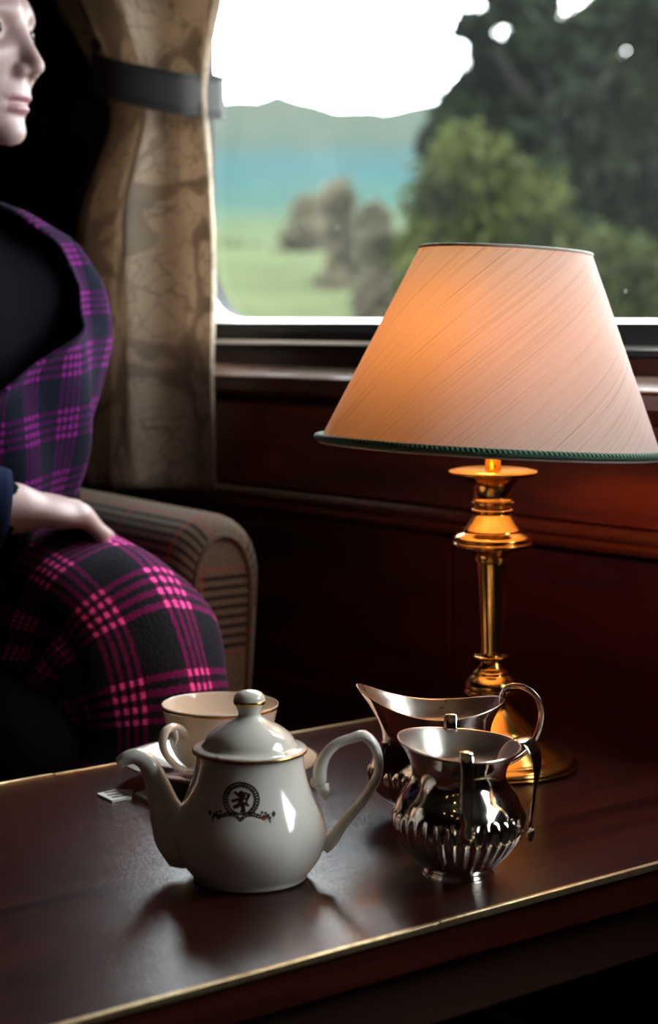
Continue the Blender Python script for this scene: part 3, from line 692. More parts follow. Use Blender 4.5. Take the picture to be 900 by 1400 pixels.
def strap_handle(parent, ang, r_rim, z_rim, top, out, low, w=0.0042):
    d = Vector((math.cos(ang), math.sin(ang), 0))
    def P(r, z): return tuple(d*r+Vector((0, 0, z)))
    pts = [P(r_rim-0.001, z_rim), P(r_rim+0.002, z_rim+top*0.75), P(r_rim+out*0.35, z_rim+top), P(r_rim+out*0.8, z_rim+top*0.55), P(r_rim+out, z_rim-0.012), P(r_rim+out*0.92, z_rim-0.030), P(r_rim+out*0.62, low+0.014), P(r_rim+out*0.40, low+0.004), P(low_r(low)*1.22, low)]
    return ribbon('handle', pts, [w, w*1.05, w*1.15, w*1.1, w, w*0.95, w*0.9, w, w*1.1], 0.0011, parent, up=d)
def low_r(z): return float(np.interp(z, [p[1] for p in bo[4:14]], [p[0] for p in bo[4:14]]))-0.0005
strap_handle(sb, math.radians(-89), 0.0535, 0.0935, 0.0085, 0.016, 0.036)
strap_handle(sb, math.radians(92), 0.0535, 0.0935, 0.010, 0.016, 0.036)
# sugar tongs hooked over the bowl's rim: one broad springy strip bent double, a claw at each end
tg = empty('sugar_tongs', (sb_loc[0], sb_loc[1], TABLE_Z), YAW); tag(tg, 'silver sugar tongs hooked over the rim of the sugar bowl', 'tongs')
ta = math.radians(-34); td = Vector((math.cos(ta), math.sin(ta), 0)); ts_ = Vector((-math.sin(ta), math.cos(ta), 0))
def TP(r, z, s=0.0): return tuple(td*r+ts_*s+Vector((0, 0, z)))
tpts = [TP(0.0355, 0.066), TP(0.0325, 0.076), TP(0.0335, 0.086), TP(0.0385, 0.0965), TP(0.0465, 0.1045), TP(0.0560, 0.1040), TP(0.0625, 0.0950), TP(0.0635, 0.083), TP(0.0620, 0.068), TP(0.0600, 0.052), TP(0.0585, 0.042)]
ribbon('spring_strip', tpts, [0.0022, 0.0036, 0.0055, 0.0085, 0.0100, 0.0098, 0.0080, 0.0052, 0.0034, 0.0026, 0.0024], 0.0007, tg, up=td)
for c0, tilt in ((TP(0.0580, 0.037), 0.25), (TP(0.0368, 0.0635), -0.2)):
    v, f, uv = lathe(smooth_profile([(0, -0.0012), (0.004, -0.001), (0.0062, 0.0006), (0.0066, 0.0014), (0.0058, 0.0012), (0.0035, 0.0002), (0, 0)], 3), 20)
    o = mesh_obj('claw', [(p[0]*0.8, p[1]*0.75, p[2]) for p in v], f, M_SILVER, tg, loc=c0); o.rotation_euler = (0, math.radians(80)+tilt, ta)
JD = 1.500
jl = place(597, JD)
cj = empty('cream_jug', jl, YAW); tag(cj, 'fluted silver cream jug with a long lip and loop handle beside the lamp', 'jug')
def rim_j(a, x, y, z, t):
    c = math.cos(a)                                   # lip to the left (-x), handle to the right
    lip = max(0.0, -c)
    x2 = x + t*(-0.0150*lip**1.1 + 0.004*max(0, c)); y2 = y*(1+0.05*t*lip)
    z2 = z + t*(0.0150*lip**2.0 + 0.004*max(0, c)**2 - 0.005*(1-c*c))
    return (x2, y2, z2)
jo = [(0, 0.0005), (0.028, 0.0), (0.0295, 0.001), (0.0285, 0.004), (0.0265, 0.007), (0.031, 0.011), (0.041, 0.020), (0.0475, 0.030), (0.0500, 0.039), (0.0490, 0.047), (0.0455, 0.056), (0.0410, 0.064), (0.0390, 0.070), (0.0390, 0.076), (0.0410, 0.083), (0.0440, 0.089), (0.0460, 0.0925), (0.0464, 0.0935)]
ji = [(0.0464, 0.0935), (0.0455, 0.0938), (0.0428, 0.089), (0.0398, 0.083), (0.0378, 0.076), (0.0378, 0.070), (0.0398, 0.064), (0.044, 0.056), (0.0475, 0.047), (0.0482, 0.039), (0.0455, 0.030), (0.039, 0.020), (0.026, 0.012), (0, 0.010)]
vessel('jug_body', cj, jo, ji, flute_mod(1.08, 0.90, 0.012, 0.046, 34, 0.0026, rim_j, 0.062))
jp = [(0.0515, 0, 0.094), (0.0530, -0.001, 0.104), (0.0600, -0.002, 0.1085), (0.0720, -0.003, 0.106), (0.0810, -0.004, 0.096), (0.0830, -0.004, 0.082), (0.0780, -0.004, 0.066), (0.0690, -0.002, 0.054), (0.0590, 0, 0.047), (0.0520, 0, 0.045)]
ribbon('handle', jp, [0.0036, 0.0040, 0.0045, 0.0045, 0.0042, 0.0038, 0.0034, 0.0032, 0.0036, 0.0042], 0.0014, cj, up=(0, 0, 1))

# ------------------------------------------------------------------ curtain
cur = empty('curtain', (-2.07, WY-0.06, H-0.22)); tag(cur, 'beige damask curtain gathered by a dark tieback at the window', 'curtain')
ctop, cbot = H+0.80, float(on_wall(230, 665, WY-0.05)[2])
zz = np.linspace(cbot, ctop, 90); ztie = float(on_wall(280, 130, WY-0.05)[2])
def xr(z):  # right edge of the cloth against the window
    keys = [(on_wall(x, y, WY-0.06)[2], on_wall(x, y, WY-0.06)[0]) for x, y in ((291, 665), (292, 500), (297, 400), (297, 320), (290, 230), (281, 150), (279, 120), (286, 70), (302, 0))]
    keys = sorted(keys) + [(ctop, keys[-1][1]*0 + float(on_wall(330, 0, WY-0.06)[0]))]
    keys = sorted(keys); return float(np.interp(z, [q[0] for q in keys], [q[1] for q in keys]))
ss_ = lambda t: min(1, max(0, t))**2*(3-2*min(1, max(0, t)))
v, uv = [], []; nu = 150
for z in zz:
    x1 = xr(z)-0.013; pinch = math.exp(-((z-ztie)/0.10)**2)
    wdt = 0.30-0.10*pinch if z < ztie else 0.30+0.25*min(1, (z-ztie)/0.5)-0.10*pinch
    for i in range(nu):
        s = i/(nu-1)
        ph = s*2*math.pi*3.1 + 0.9 + 0.45*math.sin(z*3.1+s*4)
        amp = (0.036-0.018*pinch)*(0.6+0.4*math.sin(s*math.pi)) + 0.004*math.sin(z*7)
        fold_ = 0.085*math.exp(-((s-0.56)/0.20)**2)*(1-0.45*pinch); amp *= 0.5+0.5*ss_((0.62-s)/0.15); yy = WY-0.040 - fold_ - amp*math.sin(ph) - 0.010*math.sin(2*ph+z*5)*0.5
        xx = x1-wdt*(1-s) + 0.006*math.cos(ph)
        v.append((xx-cur.location.x, yy-cur.location.y, z-cur.location.z)); uv.append((s*0.62, z))
o = mesh_obj('curtain_cloth', v, grid_faces(len(zz), nu), M_CURTAIN, cur, uv=uv); md = o.modifiers.new('thick', 'SOLIDIFY'); md.thickness = 0.0016
# tieback: flat band wrapped round the gathered cloth and rising to a hook on the wall
v = []; nb = 60
for j in range(5):
    for i in range(nb):
        t = i/(nb/2); front = t <= 1; q = t if front else 2-t      # q = 0 at the window side, 1 at the wall hook
        xx = xr(ztie)-0.012-0.24*q
        yy = WY-0.048-0.062*math.exp(-((q-0.42)/0.34)**2)-0.020*(1-abs(2*q-1)**6) if front else WY-0.016
        if q < 0.02: yy = WY-0.030
        v.append((xx-cur.location.x, yy-cur.location.y, ztie-0.002+0.070*q**1.1+(j/4-0.5)*0.046-cur.location.z))
f = [(j*nb+i, j*nb+(i+1) % nb, (j+1)*nb+(i+1) % nb, (j+1)*nb+i) for j in range(4) for i in range(nb)]
o = mesh_obj('tieback', v, f, M_TIE, cur); md = o.modifiers.new('thick', 'SOLIDIFY'); md.thickness = 0.003; md.offset = 1
for j in (0, 4):
    vv, ff, uu = tube([v[j*nb+i] for i in list(range(nb))+[0]], [0.0022]*(nb+1), 6, caps=False); mesh_obj('tieback_piping', vv, ff, M_TIE, o)

# ------------------------------------------------------------------ armchair
ac = empty('armchair', (-1.95, 0.93, 0)); tag(ac, 'brown checked tweed armchair with rolled arms that the woman sits in', 'armchair')
AX, AY = -1.95, 0.93
def arm(yc, sgn):
    """rolled arm along X; section in Y-Z with rounded top, tapering to the floor."""
    top = H-0.207
    sec = [(-0.050, 0.10), (-0.052, top-0.22), (-0.058, top-0.12)]
    for kk in range(0, 13):
        a = math.pi-math.pi*kk/12; sec.append((0.0585*math.cos(a), top-0.0585+0.0585*math.sin(a)))
    sec += [(0.055, top-0.12), (0.046, top-0.22), (0.036, 0.10)]
    xs = np.concatenate([np.linspace(-2.32, -1.655, 20), -1.655+0.03*np.sin(np.linspace(0.15, 1, 6)*math.pi/2)])
    v, uv = [], []
    for xi, x in enumerate(xs):
        ins = 0.0 if x <= -1.655 else 0.022*(1-math.cos(math.asin(min(1, (x+1.655)/0.03))))
        sag = 0.022*((x+1.65)/0.7) if x < -1.65 else 0; s = 0; prev = None
        for (y, z) in sec:
            yy = y*(1-ins/0.06); z2 = z - (ins if z > top-0.1 else 0) + (-sag if z > top-0.2 else 0)
            if prev: s += math.hypot(y-prev[0], z-prev[1])
            prev = (y, z); v.append((x-AX, yc-AY+yy*sgn, z2)); uv.append((x, s+0.004))
    n = len(sec); f = grid_faces(len(xs), n)
    o = mesh_obj('arm', v, f, M_TWEED, ac, uv=uv)
    pv = [v[(len(xs)-1)*n+i] for i in range(n)]; uvp = [(p[1], p[2]+0.132) for p in pv]
    mesh_obj('arm_front', pv, [list(range(n))], M_TWEED, o, uv=uvp, smooth=False)
    pth = [(p[0]+0.000, p[1], p[2]) for p in pv]
    vv, ff, uu = tube(pth, [0.0035]*n, 8); mesh_obj('piping', vv, ff, M_TWEED, o, uv=uu)
arm(1.180, 1); arm(0.60, -1)
def cushion(name, x0, x1, y0, y1, z0, z1, bev, rot=None):
    bm = box_bm(x0, x1, y0, y1, z0, z1, bev, seg=5)
    o = bm_obj(name, bm, M_TWEED, ac, smooth=True)
    me = o.data; l = me.uv_layers.new(name='UVMap')
    for lp in me.loops:
        c = me.vertices[lp.vertex_index].co; l.data[lp.index].uv = (c.y, c.x if (z1-z0) < (x1-x0) else c.z)
    return o
cushion('seat_cushion', -0.30, 0.30, -0.265, 0.190, 0.27, 0.415, 0.04)
cushion('seat_base', -0.32, 0.28, -0.26, 0.185, 0.09, 0.265, 0.02)
bk = cushion('backrest', -0.36, -0.22, -0.33, 0.30, 0.20, 1.02, 0.05)
for sx, sy in ((0.24, 0.22), (0.24, -0.30), (-0.30, 0.22), (-0.30, -0.30)):
    v, f, uv = lathe([(0, 0), (0.016, 0), (0.024, 0.10), (0, 0.10)], 12); mesh_obj('leg', v, f, M_LEATHER, ac, loc=(sx, sy, 0))

# ------------------------------------------------------------------ signed-distance modelling for the woman
def nets(fn, lo, hi, h):
    lo = np.array(lo, float); hi = np.array(hi, float); n = np.ceil((hi-lo)/h).astype(int)+1
    ax = [lo[i]+h*np.arange(n[i]) for i in range(3)]
    G = np.stack(np.meshgrid(*ax, indexing='ij'), -1).astype(np.float32)
    D = fn(G[..., 0], G[..., 1], G[..., 2]); ins = D < 0
    acc = np.zeros((n[0]-1, n[1]-1, n[2]-1, 3), np.float32); cnt = np.zeros((n[0]-1, n[1]-1, n[2]-1), np.float32)
    cor = [(0,0,0),(1,0,0),(0,1,0),(1,1,0),(0,0,1),(1,0,1),(0,1,1),(1,1,1)]
    sl = lambda c: tuple(slice(c[i], n[i]-1+c[i]) for i in range(3))
    for a in cor:
        for ax_ in range(3):
            if a[ax_] == 0:
                b = list(a); b[ax_] = 1; b = tuple(b)
                da, db = D[sl(a)], D[sl(b)]; m = (da < 0) != (db < 0)
                t = np.where(m, da/np.where(m, da-db, 1), 0)
                for k_ in range(3): acc[..., k_] += np.where(m, a[k_]+(t if k_ == ax_ else 0), 0)
                cnt += m
    act = cnt > 0; idx = -np.ones(act.shape, int); idx[act] = np.arange(act.sum())
    I = np.argwhere(act); V = lo + h*(I+acc[act]/cnt[act][:, None]); F = []
    for ax_ in range(3):
        u, w = (ax_+1) % 3, (ax_+2) % 3
        s0 = [slice(0, n[i]) for i in range(3)]; s1 = list(s0); s0[ax_] = slice(0, n[ax_]-1); s1[ax_] = slice(1, n[ax_])
        a, b = ins[tuple(s0)], ins[tuple(s1)]; E = np.argwhere(a != b); keep = np.all([(E[:, u] > 0), (E[:, w] > 0), (E[:, u] < n[u]-1), (E[:, w] < n[w]-1)], axis=0); E = E[keep]
        flip = ~a[tuple(E.T)]
        def cell(du, dw): q = E.copy(); q[:, u] += du; q[:, w] += dw; return idx[tuple(q.T)]
        Q = np.stack([cell(-1, -1), cell(0, -1), cell(0, 0), cell(-1, 0)], 1); Q[flip] = Q[flip][:, ::-1]; F.append(Q)
    F = np.vstack(F); F = F[(F >= 0).all(1)]; return V, F
def smin(a, b, k_): 
    hh = np.clip(0.5+0.5*(b-a)/k_, 0, 1); return b*(1-hh)+a*hh-k_*hh*(1-hh)
def ell(x, y, z, c, r):
    X, Y, Z = (x-c[0])/r[0], (y-c[1])/r[1], (z-c[2])/r[2]; k0 = np.sqrt(X*X+Y*Y+Z*Z); return (k0-1)*min(r)
def cone(x, y, z, a, b, ra, rb):
    d = [b[i]-a[i] for i in range(3)]; L = sum(q*q for q in d)
    t = np.clip(((x-a[0])*d[0]+(y-a[1])*d[1]+(z-a[2])*d[2])/L, 0, 1)
    return np.sqrt((x-a[0]-t*d[0])**2+(y-a[1]-t*d[1])**2+(z-a[2]-t*d[2])**2) - (ra+(rb-ra)*t)
def chain(x, y, z, pts, rs, k_=0.012):
    d = None
    for i in range(len(pts)-1):
        e = cone(x, y, z, pts[i], pts[i+1], rs[i], rs[i+1]); d = e if d is None else smin(d, e, k_)
    return d
# --- head (local: +x out of the face, +y her left, +z up, origin between the eyes inside the skull)
def head_sdf(x, y, z):
    ya = np.abs(y)
    d = ell(x, y, z, (-0.012, 0, 0.022), (0.096, 0.076, 0.092))
    d = smin(d, ell(x, y, z, (0.028, 0, -0.030), (0.060, 0.058, 0.070)), 0.03)
    d = smin(d, ell(x, y, z, (0.040, 0, -0.075), (0.042, 0.042, 0.034)), 0.025)
    d = smin(d, ell(x, ya, z, (0.055, 0.040, -0.030), (0.024, 0.022, 0.020)), 0.02)      # cheekbones
    d = smin(d, ell(x, y, z, (0.073, 0, -0.100), (0.015, 0.018, 0.013)), 0.012)           # chin
    d = smin(d, cone(x, ya, z, (0.078, 0.012, 0.018), (0.066, 0.048, 0.016), 0.010, 0.009), 0.014)  # brow
    d = np.maximum(d, -ell(x, ya, z, (0.092, 0.033, -0.001), (0.020, 0.019, 0.013)) + 0) if False else -smin(-d, ell(x, ya, z, (0.097, 0.034, -0.002), (0.024, 0.019, 0.012)), 0.012)
    d = smin(d, ell(x, ya, z, (0.068, 0.033, -0.001), (0.0145, 0.0155, 0.0125)), 0.004)   # lids over the eyeball
    d = smin(d, cone(x, y, z, (0.079, 0, 0.008), (0.1035, 0, -0.036), 0.0075, 0.0088), 0.009)      # nose
    d = smin(d, ell(x, ya, z, (0.090, 0.011, -0.041), (0.011, 0.0075, 0.0075)), 0.006)
    d = smin(d, ell(x, y, z, (0.078, 0, -0.057), (0.012, 0.018, 0.012)), 0.010)            # philtrum
    d = smin(d, ell(x, y, z, (0.082, 0, -0.0655), (0.0115, 0.021, 0.0052)), 0.003)
    d = smin(d, ell(x, y, z, (0.080, 0, -0.0770), (0.0115, 0.019, 0.0062)), 0.003)
    d = -smin(-d, ell(x, y, z, (0.096, 0, -0.0712), (0.016, 0.024, 0.0012)), 0.002)       # mouth line
    d = smin(d, ell(x, ya, z, (-0.008, 0.076, -0.015), (0.018, 0.008, 0.030)), 0.006)     # ears
    d = smin(d, cone(x, y, z, (-0.020, 0, -0.06), (-0.040, 0, -0.20), 0.052, 0.055), 0.02) # neck
    return d
HD = np.array([0.859, 0.512]); HD /= np.linalg.norm(HD)
noseP = at_forward(57, 93, 1.93)
Hc = np.array([noseP[0]-HD[0]*0.110, noseP[1]-HD[1]*0.110, noseP[2]+0.038])
def head_to_world(P):
    P = np.asarray(P, float); tl = math.radians(2)
    x, y, z = P[:, 0], P[:, 1], P[:, 2]
    return np.stack([Hc[0]+x*HD[0]-y*HD[1], Hc[1]+x*HD[1]+y*HD[0], Hc[2]+z], 1)
V1, F1 = nets(head_sdf, (-0.13, -0.11, -0.20), (0.13, 0.11, 0.13), 0.0026)
lip = (V1[:, 0] > 0.078) & (np.abs(V1[:, 1]) < 0.021) & (V1[:, 2] < -0.0615) & (V1[:, 2] > -0.0835)
mats1 = lip[F1].all(1).astype(int)
V1w = head_to_world(V1)
# --- body in carriage coordinates
def rel(x, y, z): return (x, y, H+z)
neck = (Hc[0]-HD[0]*0.03, Hc[1]-HD[1]*0.03)
LS, RS_ = rel(-1.815, 1.060, 0.045), rel(-1.800, 0.775, 0.045)
LK, RK = rel(-1.570, 1.025, -0.325), rel(-1.590, 0.920, -0.420)
wrist = at_forward(2, 694, 1.86); wr = tuple(wrist)
RE = (-1.735, 0.690, H-0.150); LE = (-1.800, 1.060, H-0.205); LW = (-1.690, 0.960, H-0.240)
def body_sdf(x, y, z):
    d = chain(x, y, z, [rel(-1.88, 0.95, -0.30), rel(-1.89, 0.95, -0.16), rel(-1.85, 0.945, -0.02), (neck[0]-0.03, neck[1], H+0.065), (neck[0], neck[1], H+0.165)], [0.125, 0.105, 0.105, 0.075, 0.050], 0.05)
    d = smin(d, cone(x, y, z, rel(-1.835, 1.02, 0.030), rel(-1.835, 0.86, 0.030), 0.075, 0.075), 0.05)
    d = smin(d, chain(x, y, z, [LS, LE, LW], [0.050, 0.041, 0.030], 0.02), 0.03)
    d = smin(d, chain(x, y, z, [RS_, RE, (wr[0], wr[1], wr[2])], [0.050, 0.041, 0.029], 0.02), 0.03)
    d = smin(d, chain(x, y, z, [rel(-1.87, 1.02, -0.31), LK, rel(-1.545, 1.00, -0.56), rel(-1.56, 0.98, -0.74)], [0.080, 0.050, 0.046, 0.038], 0.03), 0.04)
    d = smin(d, chain(x, y, z, [rel(-1.87, 0.87, -0.32), RK, rel(-1.57, 0.89, -0.62), rel(-1.59, 0.875, -0.79)], [0.080, 0.056, 0.048, 0.038], 0.03), 0.04)
    d = smin(d, cone(x, y, z, rel(-1.56, 0.98, -0.755), rel(-1.46, 0.975, -0.800), 0.038, 0.026), 0.02)
    d = smin(d, cone(x, y, z, rel(-1.59, 0.875, -0.815), rel(-1.47, 0.875, -0.824), 0.036, 0.025), 0.02)
    return d
V2, F2_ = nets(body_sdf, (-2.05, 0.60, 0.0), (-1.32, 1.20, H+0.26), 0.0095)
# --- right hand lying on her thigh, thumb stretched out on the far side
hd_ = Vector((0.06, 1.0, -0.16)).normalized(); th_ = (Vector((-1.0, 0.10, 0.10))); th_ = (th_-hd_*th_.dot(hd_)).normalized(); up_ = hd_.cross(th_); 
if up_.z < 0: up_ = -up_
def hand_sdf(x, y, z):    # x along the hand, y towards the thumb, z out of the back of the hand
    d = cone(x, y, z, (-0.03, 0, 0), (0.01, 0, 0), 0.026, 0.025)
    d = np.maximum(smin(d, ell(x, y, z, (0.048, 0.0, 0.002), (0.052, 0.041, 0.017)), 0.018), -1)
    fingers = [(0.030, 0.0085, 0.080, 0.040, 0.024, 0.020), (0.010, 0.0088, 0.086, 0.044, 0.027, 0.021), (-0.010, 0.0084, 0.082, 0.040, 0.025, 0.020), (-0.028, 0.0074, 0.074, 0.031, 0.020, 0.017)]
    for y0, r, x0, l1, l2, l3 in fingers:
        p = [(x0-0.045, y0*0.7, 0.0), (x0, y0, 0.004)]
        for L, an in ((l1, 32), (l2, 72), (l3, 100)):
            a = math.radians(an); q = p[-1]; p.append((q[0]+L*math.cos(a), y0*(1.02), q[2]-L*math.sin(a)))
        d = smin(d, chain(x, y, z, p, [r*1.15, r*1.12, r, r*0.92, r*0.78], 0.004), 0.005)
    d = smin(d, chain(x, y, z, [(0.008, 0.018, -0.006), (0.038, 0.044, -0.006), (0.066, 0.058, -0.008), (0.093, 0.064, -0.013)], [0.016, 0.0135, 0.0105, 0.0085], 0.008), 0.010)
    return d
V3, F3 = nets(hand_sdf, (-0.06, -0.06, -0.10), (0.16, 0.09, 0.04), 0.0028)
Rm = np.array([list(hd_), list(th_), list(up_)])
V3w = V3@Rm + np.array(wr)
Vb = np.vstack([V1w, V2, V3w]); Fb = np.vstack([F1, F2_+len(V1w), F3+len(V1w)+len(V2)])
org = np.array([-1.85, 0.95, 0.0])
wm = empty('person', tuple(org)); tag(wm, 'woman in a purple tartan shawl seated by the curtain, gazing out of the window', 'person')
bo_ = mesh_obj('body', Vb-org, Fb, [M_SKIN, M_LIPS, M_BLACK], wm)
zc = V2[F2_].mean(1)
mi = np.concatenate([mats1, np.full(len(F2_), 2), np.zeros(len(F3), int)]).astype(np.int32)
if len(mi) == len(bo_.data.polygons): bo_.data.polygons.foreach_set('material_index', mi)
def wchild(name, v, f, mat, uv=None, smooth=True): return mesh_obj(name, np.asarray(v)-org, f, mat, wm, uv=uv, smooth=smooth)
# eyes
for s in (1, -1):
    v, f, uv = lathe(smooth_profile([(0, -0.0118), (0.0083, -0.0083), (0.0118, 0), (0.0083, 0.0083), (0, 0.0118)], 3), 20)
    ev = head_to_world([(0.0705+p[0], s*0.033+p[1], -0.001+p[2]) for p in v]); eo = wchild('eye', ev, f, M_EYE)
    v, f, uv = lathe([(0, 0.0), (0.0052, 0.0), (0.0050, 0.0012), (0, 0.0018)], 16)
    iv = head_to_world([(0.0812+p[2]*0.9, s*0.033+p[0], -0.001+p[1]) for p in v]); mesh_obj('iris', np.asarray(iv)-org, f, M_IRIS, eo)
    br_ = [(0.083-0.012*t*t*1.2-0.004*t, s*(0.016+0.032*t), 0.0185+0.006*math.sin(t*2.6)) for t in np.linspace(0, 1, 8)]
    v, f, uv = tube(head_to_world(br_), [(0.0024, 0.0012)]*8, 6); wchild('eyebrow', v, f, M_HAIR)
# hair: swept back from the face, falling behind the shoulders
def hair_sdf(x, y, z):
    d = ell(x, y, z, (-0.020, 0, 0.026), (0.102, 0.086, 0.100)); d = smin(d, chain(x, y, z, [(-0.07, 0, 0.0), (-0.095, 0, -0.08), (-0.10, 0, -0.18)], [0.075, 0.065, 0.045], 0.03), 0.04)
    face = ell(x, y, z, (0.085, 0, -0.045), (0.092, 0.078, 0.112)); d = -smin(-d, face, 0.008)
    return d + 0.0016*np.sin(y*420+z*40)*np.cos(x*130)
Vh, Fh = nets(hair_sdf, (-0.20, -0.11, -0.25), (0.11, 0.11, 0.15), 0.0042); wchild('hair', head_to_world(Vh), Fh, M_HAIR)
# silver hoop earring
hp_ = [(-0.004+0.020*math.sin(a), 0.0, -0.060-0.026+0.026*math.cos(a)) for a in np.linspace(0, 2*math.pi, 28)]
v, f, uv = tube(head_to_world([(p[0], -0.083, p[2]) for p in hp_]), [0.0012]*28, 6, caps=False); wchild('earring', v, f, M_ALU)
# navy cuff
cd_ = (Vector(wr)-Vector(RE)).normalized(); w0 = Vector(wr)
v, f, uv = tube([w0+cd_*t for t in (-0.20, -0.10, -0.04, -0.004, 0.004, 0.004, -0.01)], [0.050, 0.046, 0.0425, 0.040, 0.0385, 0.0345, 0.033], 28, caps=False); wchild('sleeve', v, f, M_NAVY)
# shawl over shoulders and upper body
v, uv = [], []; nz_, na = 46, 120
for j in range(nz_):
    t = j/(nz_-1); z = H + np.interp(t, [0, 0.1, 0.25, 0.5, 0.8, 1], [0.125, 0.112, 0.075, -0.02, -0.16, -0.255])
    b = np.interp(t, [0, 0.08, 0.2, 0.35, 0.5, 0.75, 1], [0.070, 0.105, 0.158, 0.184, 0.192, 0.176, 0.140])
    a_ = np.interp(t, [0, 0.08, 0.25, 0.5, 0.8, 1], [0.070, 0.088, 0.115, 0.140, 0.145, 0.130])
    cx_ = np.interp(t, [0, 0.25, 0.6, 1], [neck[0]-0.010, -1.815, -1.825, -1.84]); cy_ = np.interp(t, [0, 0.3, 1], [neck[1], 0.938, 0.930])
    for i in range(na):
        a0 = math.radians(np.interp(t, [0, 0.1, 0.25, 0.37, 0.47, 0.54, 0.60, 0.70, 1], [18, 30, 47, 52, 45, 27, 8, -14, -20])); a = a0+(math.radians(262)-a0)*i/(na-1)
        roll = 0.008*math.exp(-(i/3.0)**2)
        fold = 0.010*math.sin(3*a+5*t+1.0)*min(1, t*3) + 0.006*math.sin(9*a-9*t)*min(1, t*2) + 0.012*math.exp(-((a-1.05-0.5*t)/0.16)**2)*ss(t*3)
        fold += roll; X = cx_+(a_+fold)*math.cos(a); Y = cy_+(b+fold)*math.sin(a)
        v.append((X, Y, z)); uv.append((a*0.19, t*0.42+0.02*math.sin(a)))
f = grid_faces(nz_, na)
uv2 = uv
o = wchild('shawl', v, f, M_SHAWL, uv=uv2); md = o.modifiers.new('thick', 'SOLIDIFY'); md.thickness = 0.004; md.offset = -1
# tartan rug over her lap and knee
path = [Vector(rel(*q)) for q in ((-1.92, 1.010, -0.290), (-1.78, 1.015, -0.288), (-1.66, 1.025, -0.300), (-1.580, 1.030, -0.322), (-1.542, 1.028, -0.365), (-1.533, 1.022, -0.44), (-1.533, 1.012, -0.56))]
pp = smooth_profile([tuple(p) for p in path], 9); v, uv = [], []; nv = 46; L = 0; hem_pts = []
for i, p in enumerate(pp):
    if i: L += np.linalg.norm(pp[i]-pp[i-1])
    T = Vector(pp[min(i+1, len(pp)-1)]-pp[max(i-1, 0)]).normalized(); Sd = Vector((0, -1, 0)); Nn = T.cross(Sd); Nn = Nn if (Nn.z > 0 or Nn.x > 0) else -Nn; Nn.normalize()
    q = i/(len(pp)-1)
    rA = np.interp(q, [0, 0.4, 0.6, 0.75, 1], [0.098, 0.084, 0.078, 0.074, 0.078])
    for j in range(nv):
        s = j/(nv-1)
        if s < 0.62:
            a = math.radians(-28+s/0.62*190); off = -Sd*(rA*math.cos(a)) + Nn*(rA*0.98*math.sin(a))
        else:
            a = math.radians(162); t = (s-0.62)/0.38; drop = 0.062+0.02*math.sin(q*7)
            off = -Sd*(rA*math.cos(a)) + Nn*(rA*0.98*math.sin(a)) - Nn*(drop*t) + Sd*(0.018*t+0.006*math.sin(q*40)*t)
        w = 0.0025*math.sin(q*23+s*9)+0.002*math.sin(s*31-q*8)
        P = Vector(p)+off+off.normalized()*w
        v.append(tuple(P)); uv.append((L+0.018, s*0.36+0.012))
    hem_pts.append((P, off.normalized(), Nn))
rug = wchild('lap_rug', v, grid_faces(len(pp), nv), M_TARTAN, uv=uv); md = rug.modifiers.new('thick', 'SOLIDIFY'); md.thickness = 0.004; md.offset = -1
random.seed(5); fv, ff = [], []
for i in range(len(hem_pts)-1):
    for m_ in range(3):
        P = hem_pts[i][0].lerp(hem_pts[i+1][0], m_/3); Nn = hem_pts[i][2]; r_ = [Vector((random.uniform(-1, 1), random.uniform(-1, 1), random.uniform(-1, 1)))*0.004 for _ in range(3)]
        dn = (Vector((0, 0, -1))*0.6-Nn*0.5).normalized()
        vv, f_, _ = tube([P, P+dn*0.014+r_[0], P+dn*0.028+r_[1]], [0.0016, 0.0015, 0.0010], 5); b0_ = len(fv); fv += [tuple(x) for x in vv]; ff += [[x+b0_ for x in q] for q in f_]
fo = mesh_obj('fringe', np.asarray(fv)-org, ff, M('fringe_wool', (0.30, 0.02, 0.13), 0.9), rug); fo['kind'] = 'stuff'

# ------------------------------------------------------------------ ceiling downlights of the carriage
random.seed(3)
for i, (x, y) in enumerate([(-0.9, -0.55), (-0.3, -0.55), (0.3, -0.55), (0.9, -0.55), (-0.6, 0.15), (0.0, 0.15), (0.6, 0.15), (1.2, 0.15)]):
    t = empty('ceiling_light', (x, y, CEILZ)); tag(t, 'small warm recessed ceiling light above the aisle', 'ceiling light', 'aisle ceiling lights')
    v, f, uv = lathe([(0.0245, 0.0), (0.040, -0.001), (0.040, -0.006), (0.034, -0.010), (0.025, -0.006)], 32); mesh_obj('trim_ring', v, f, M_BRASS, t)
    v, f, uv = lathe([(0.0, -0.004), (0.024, -0.004), (0.024, 0.0), (0, 0.0)], 32); mesh_obj('lens', v, f, M_DOWNLIGHT, t)

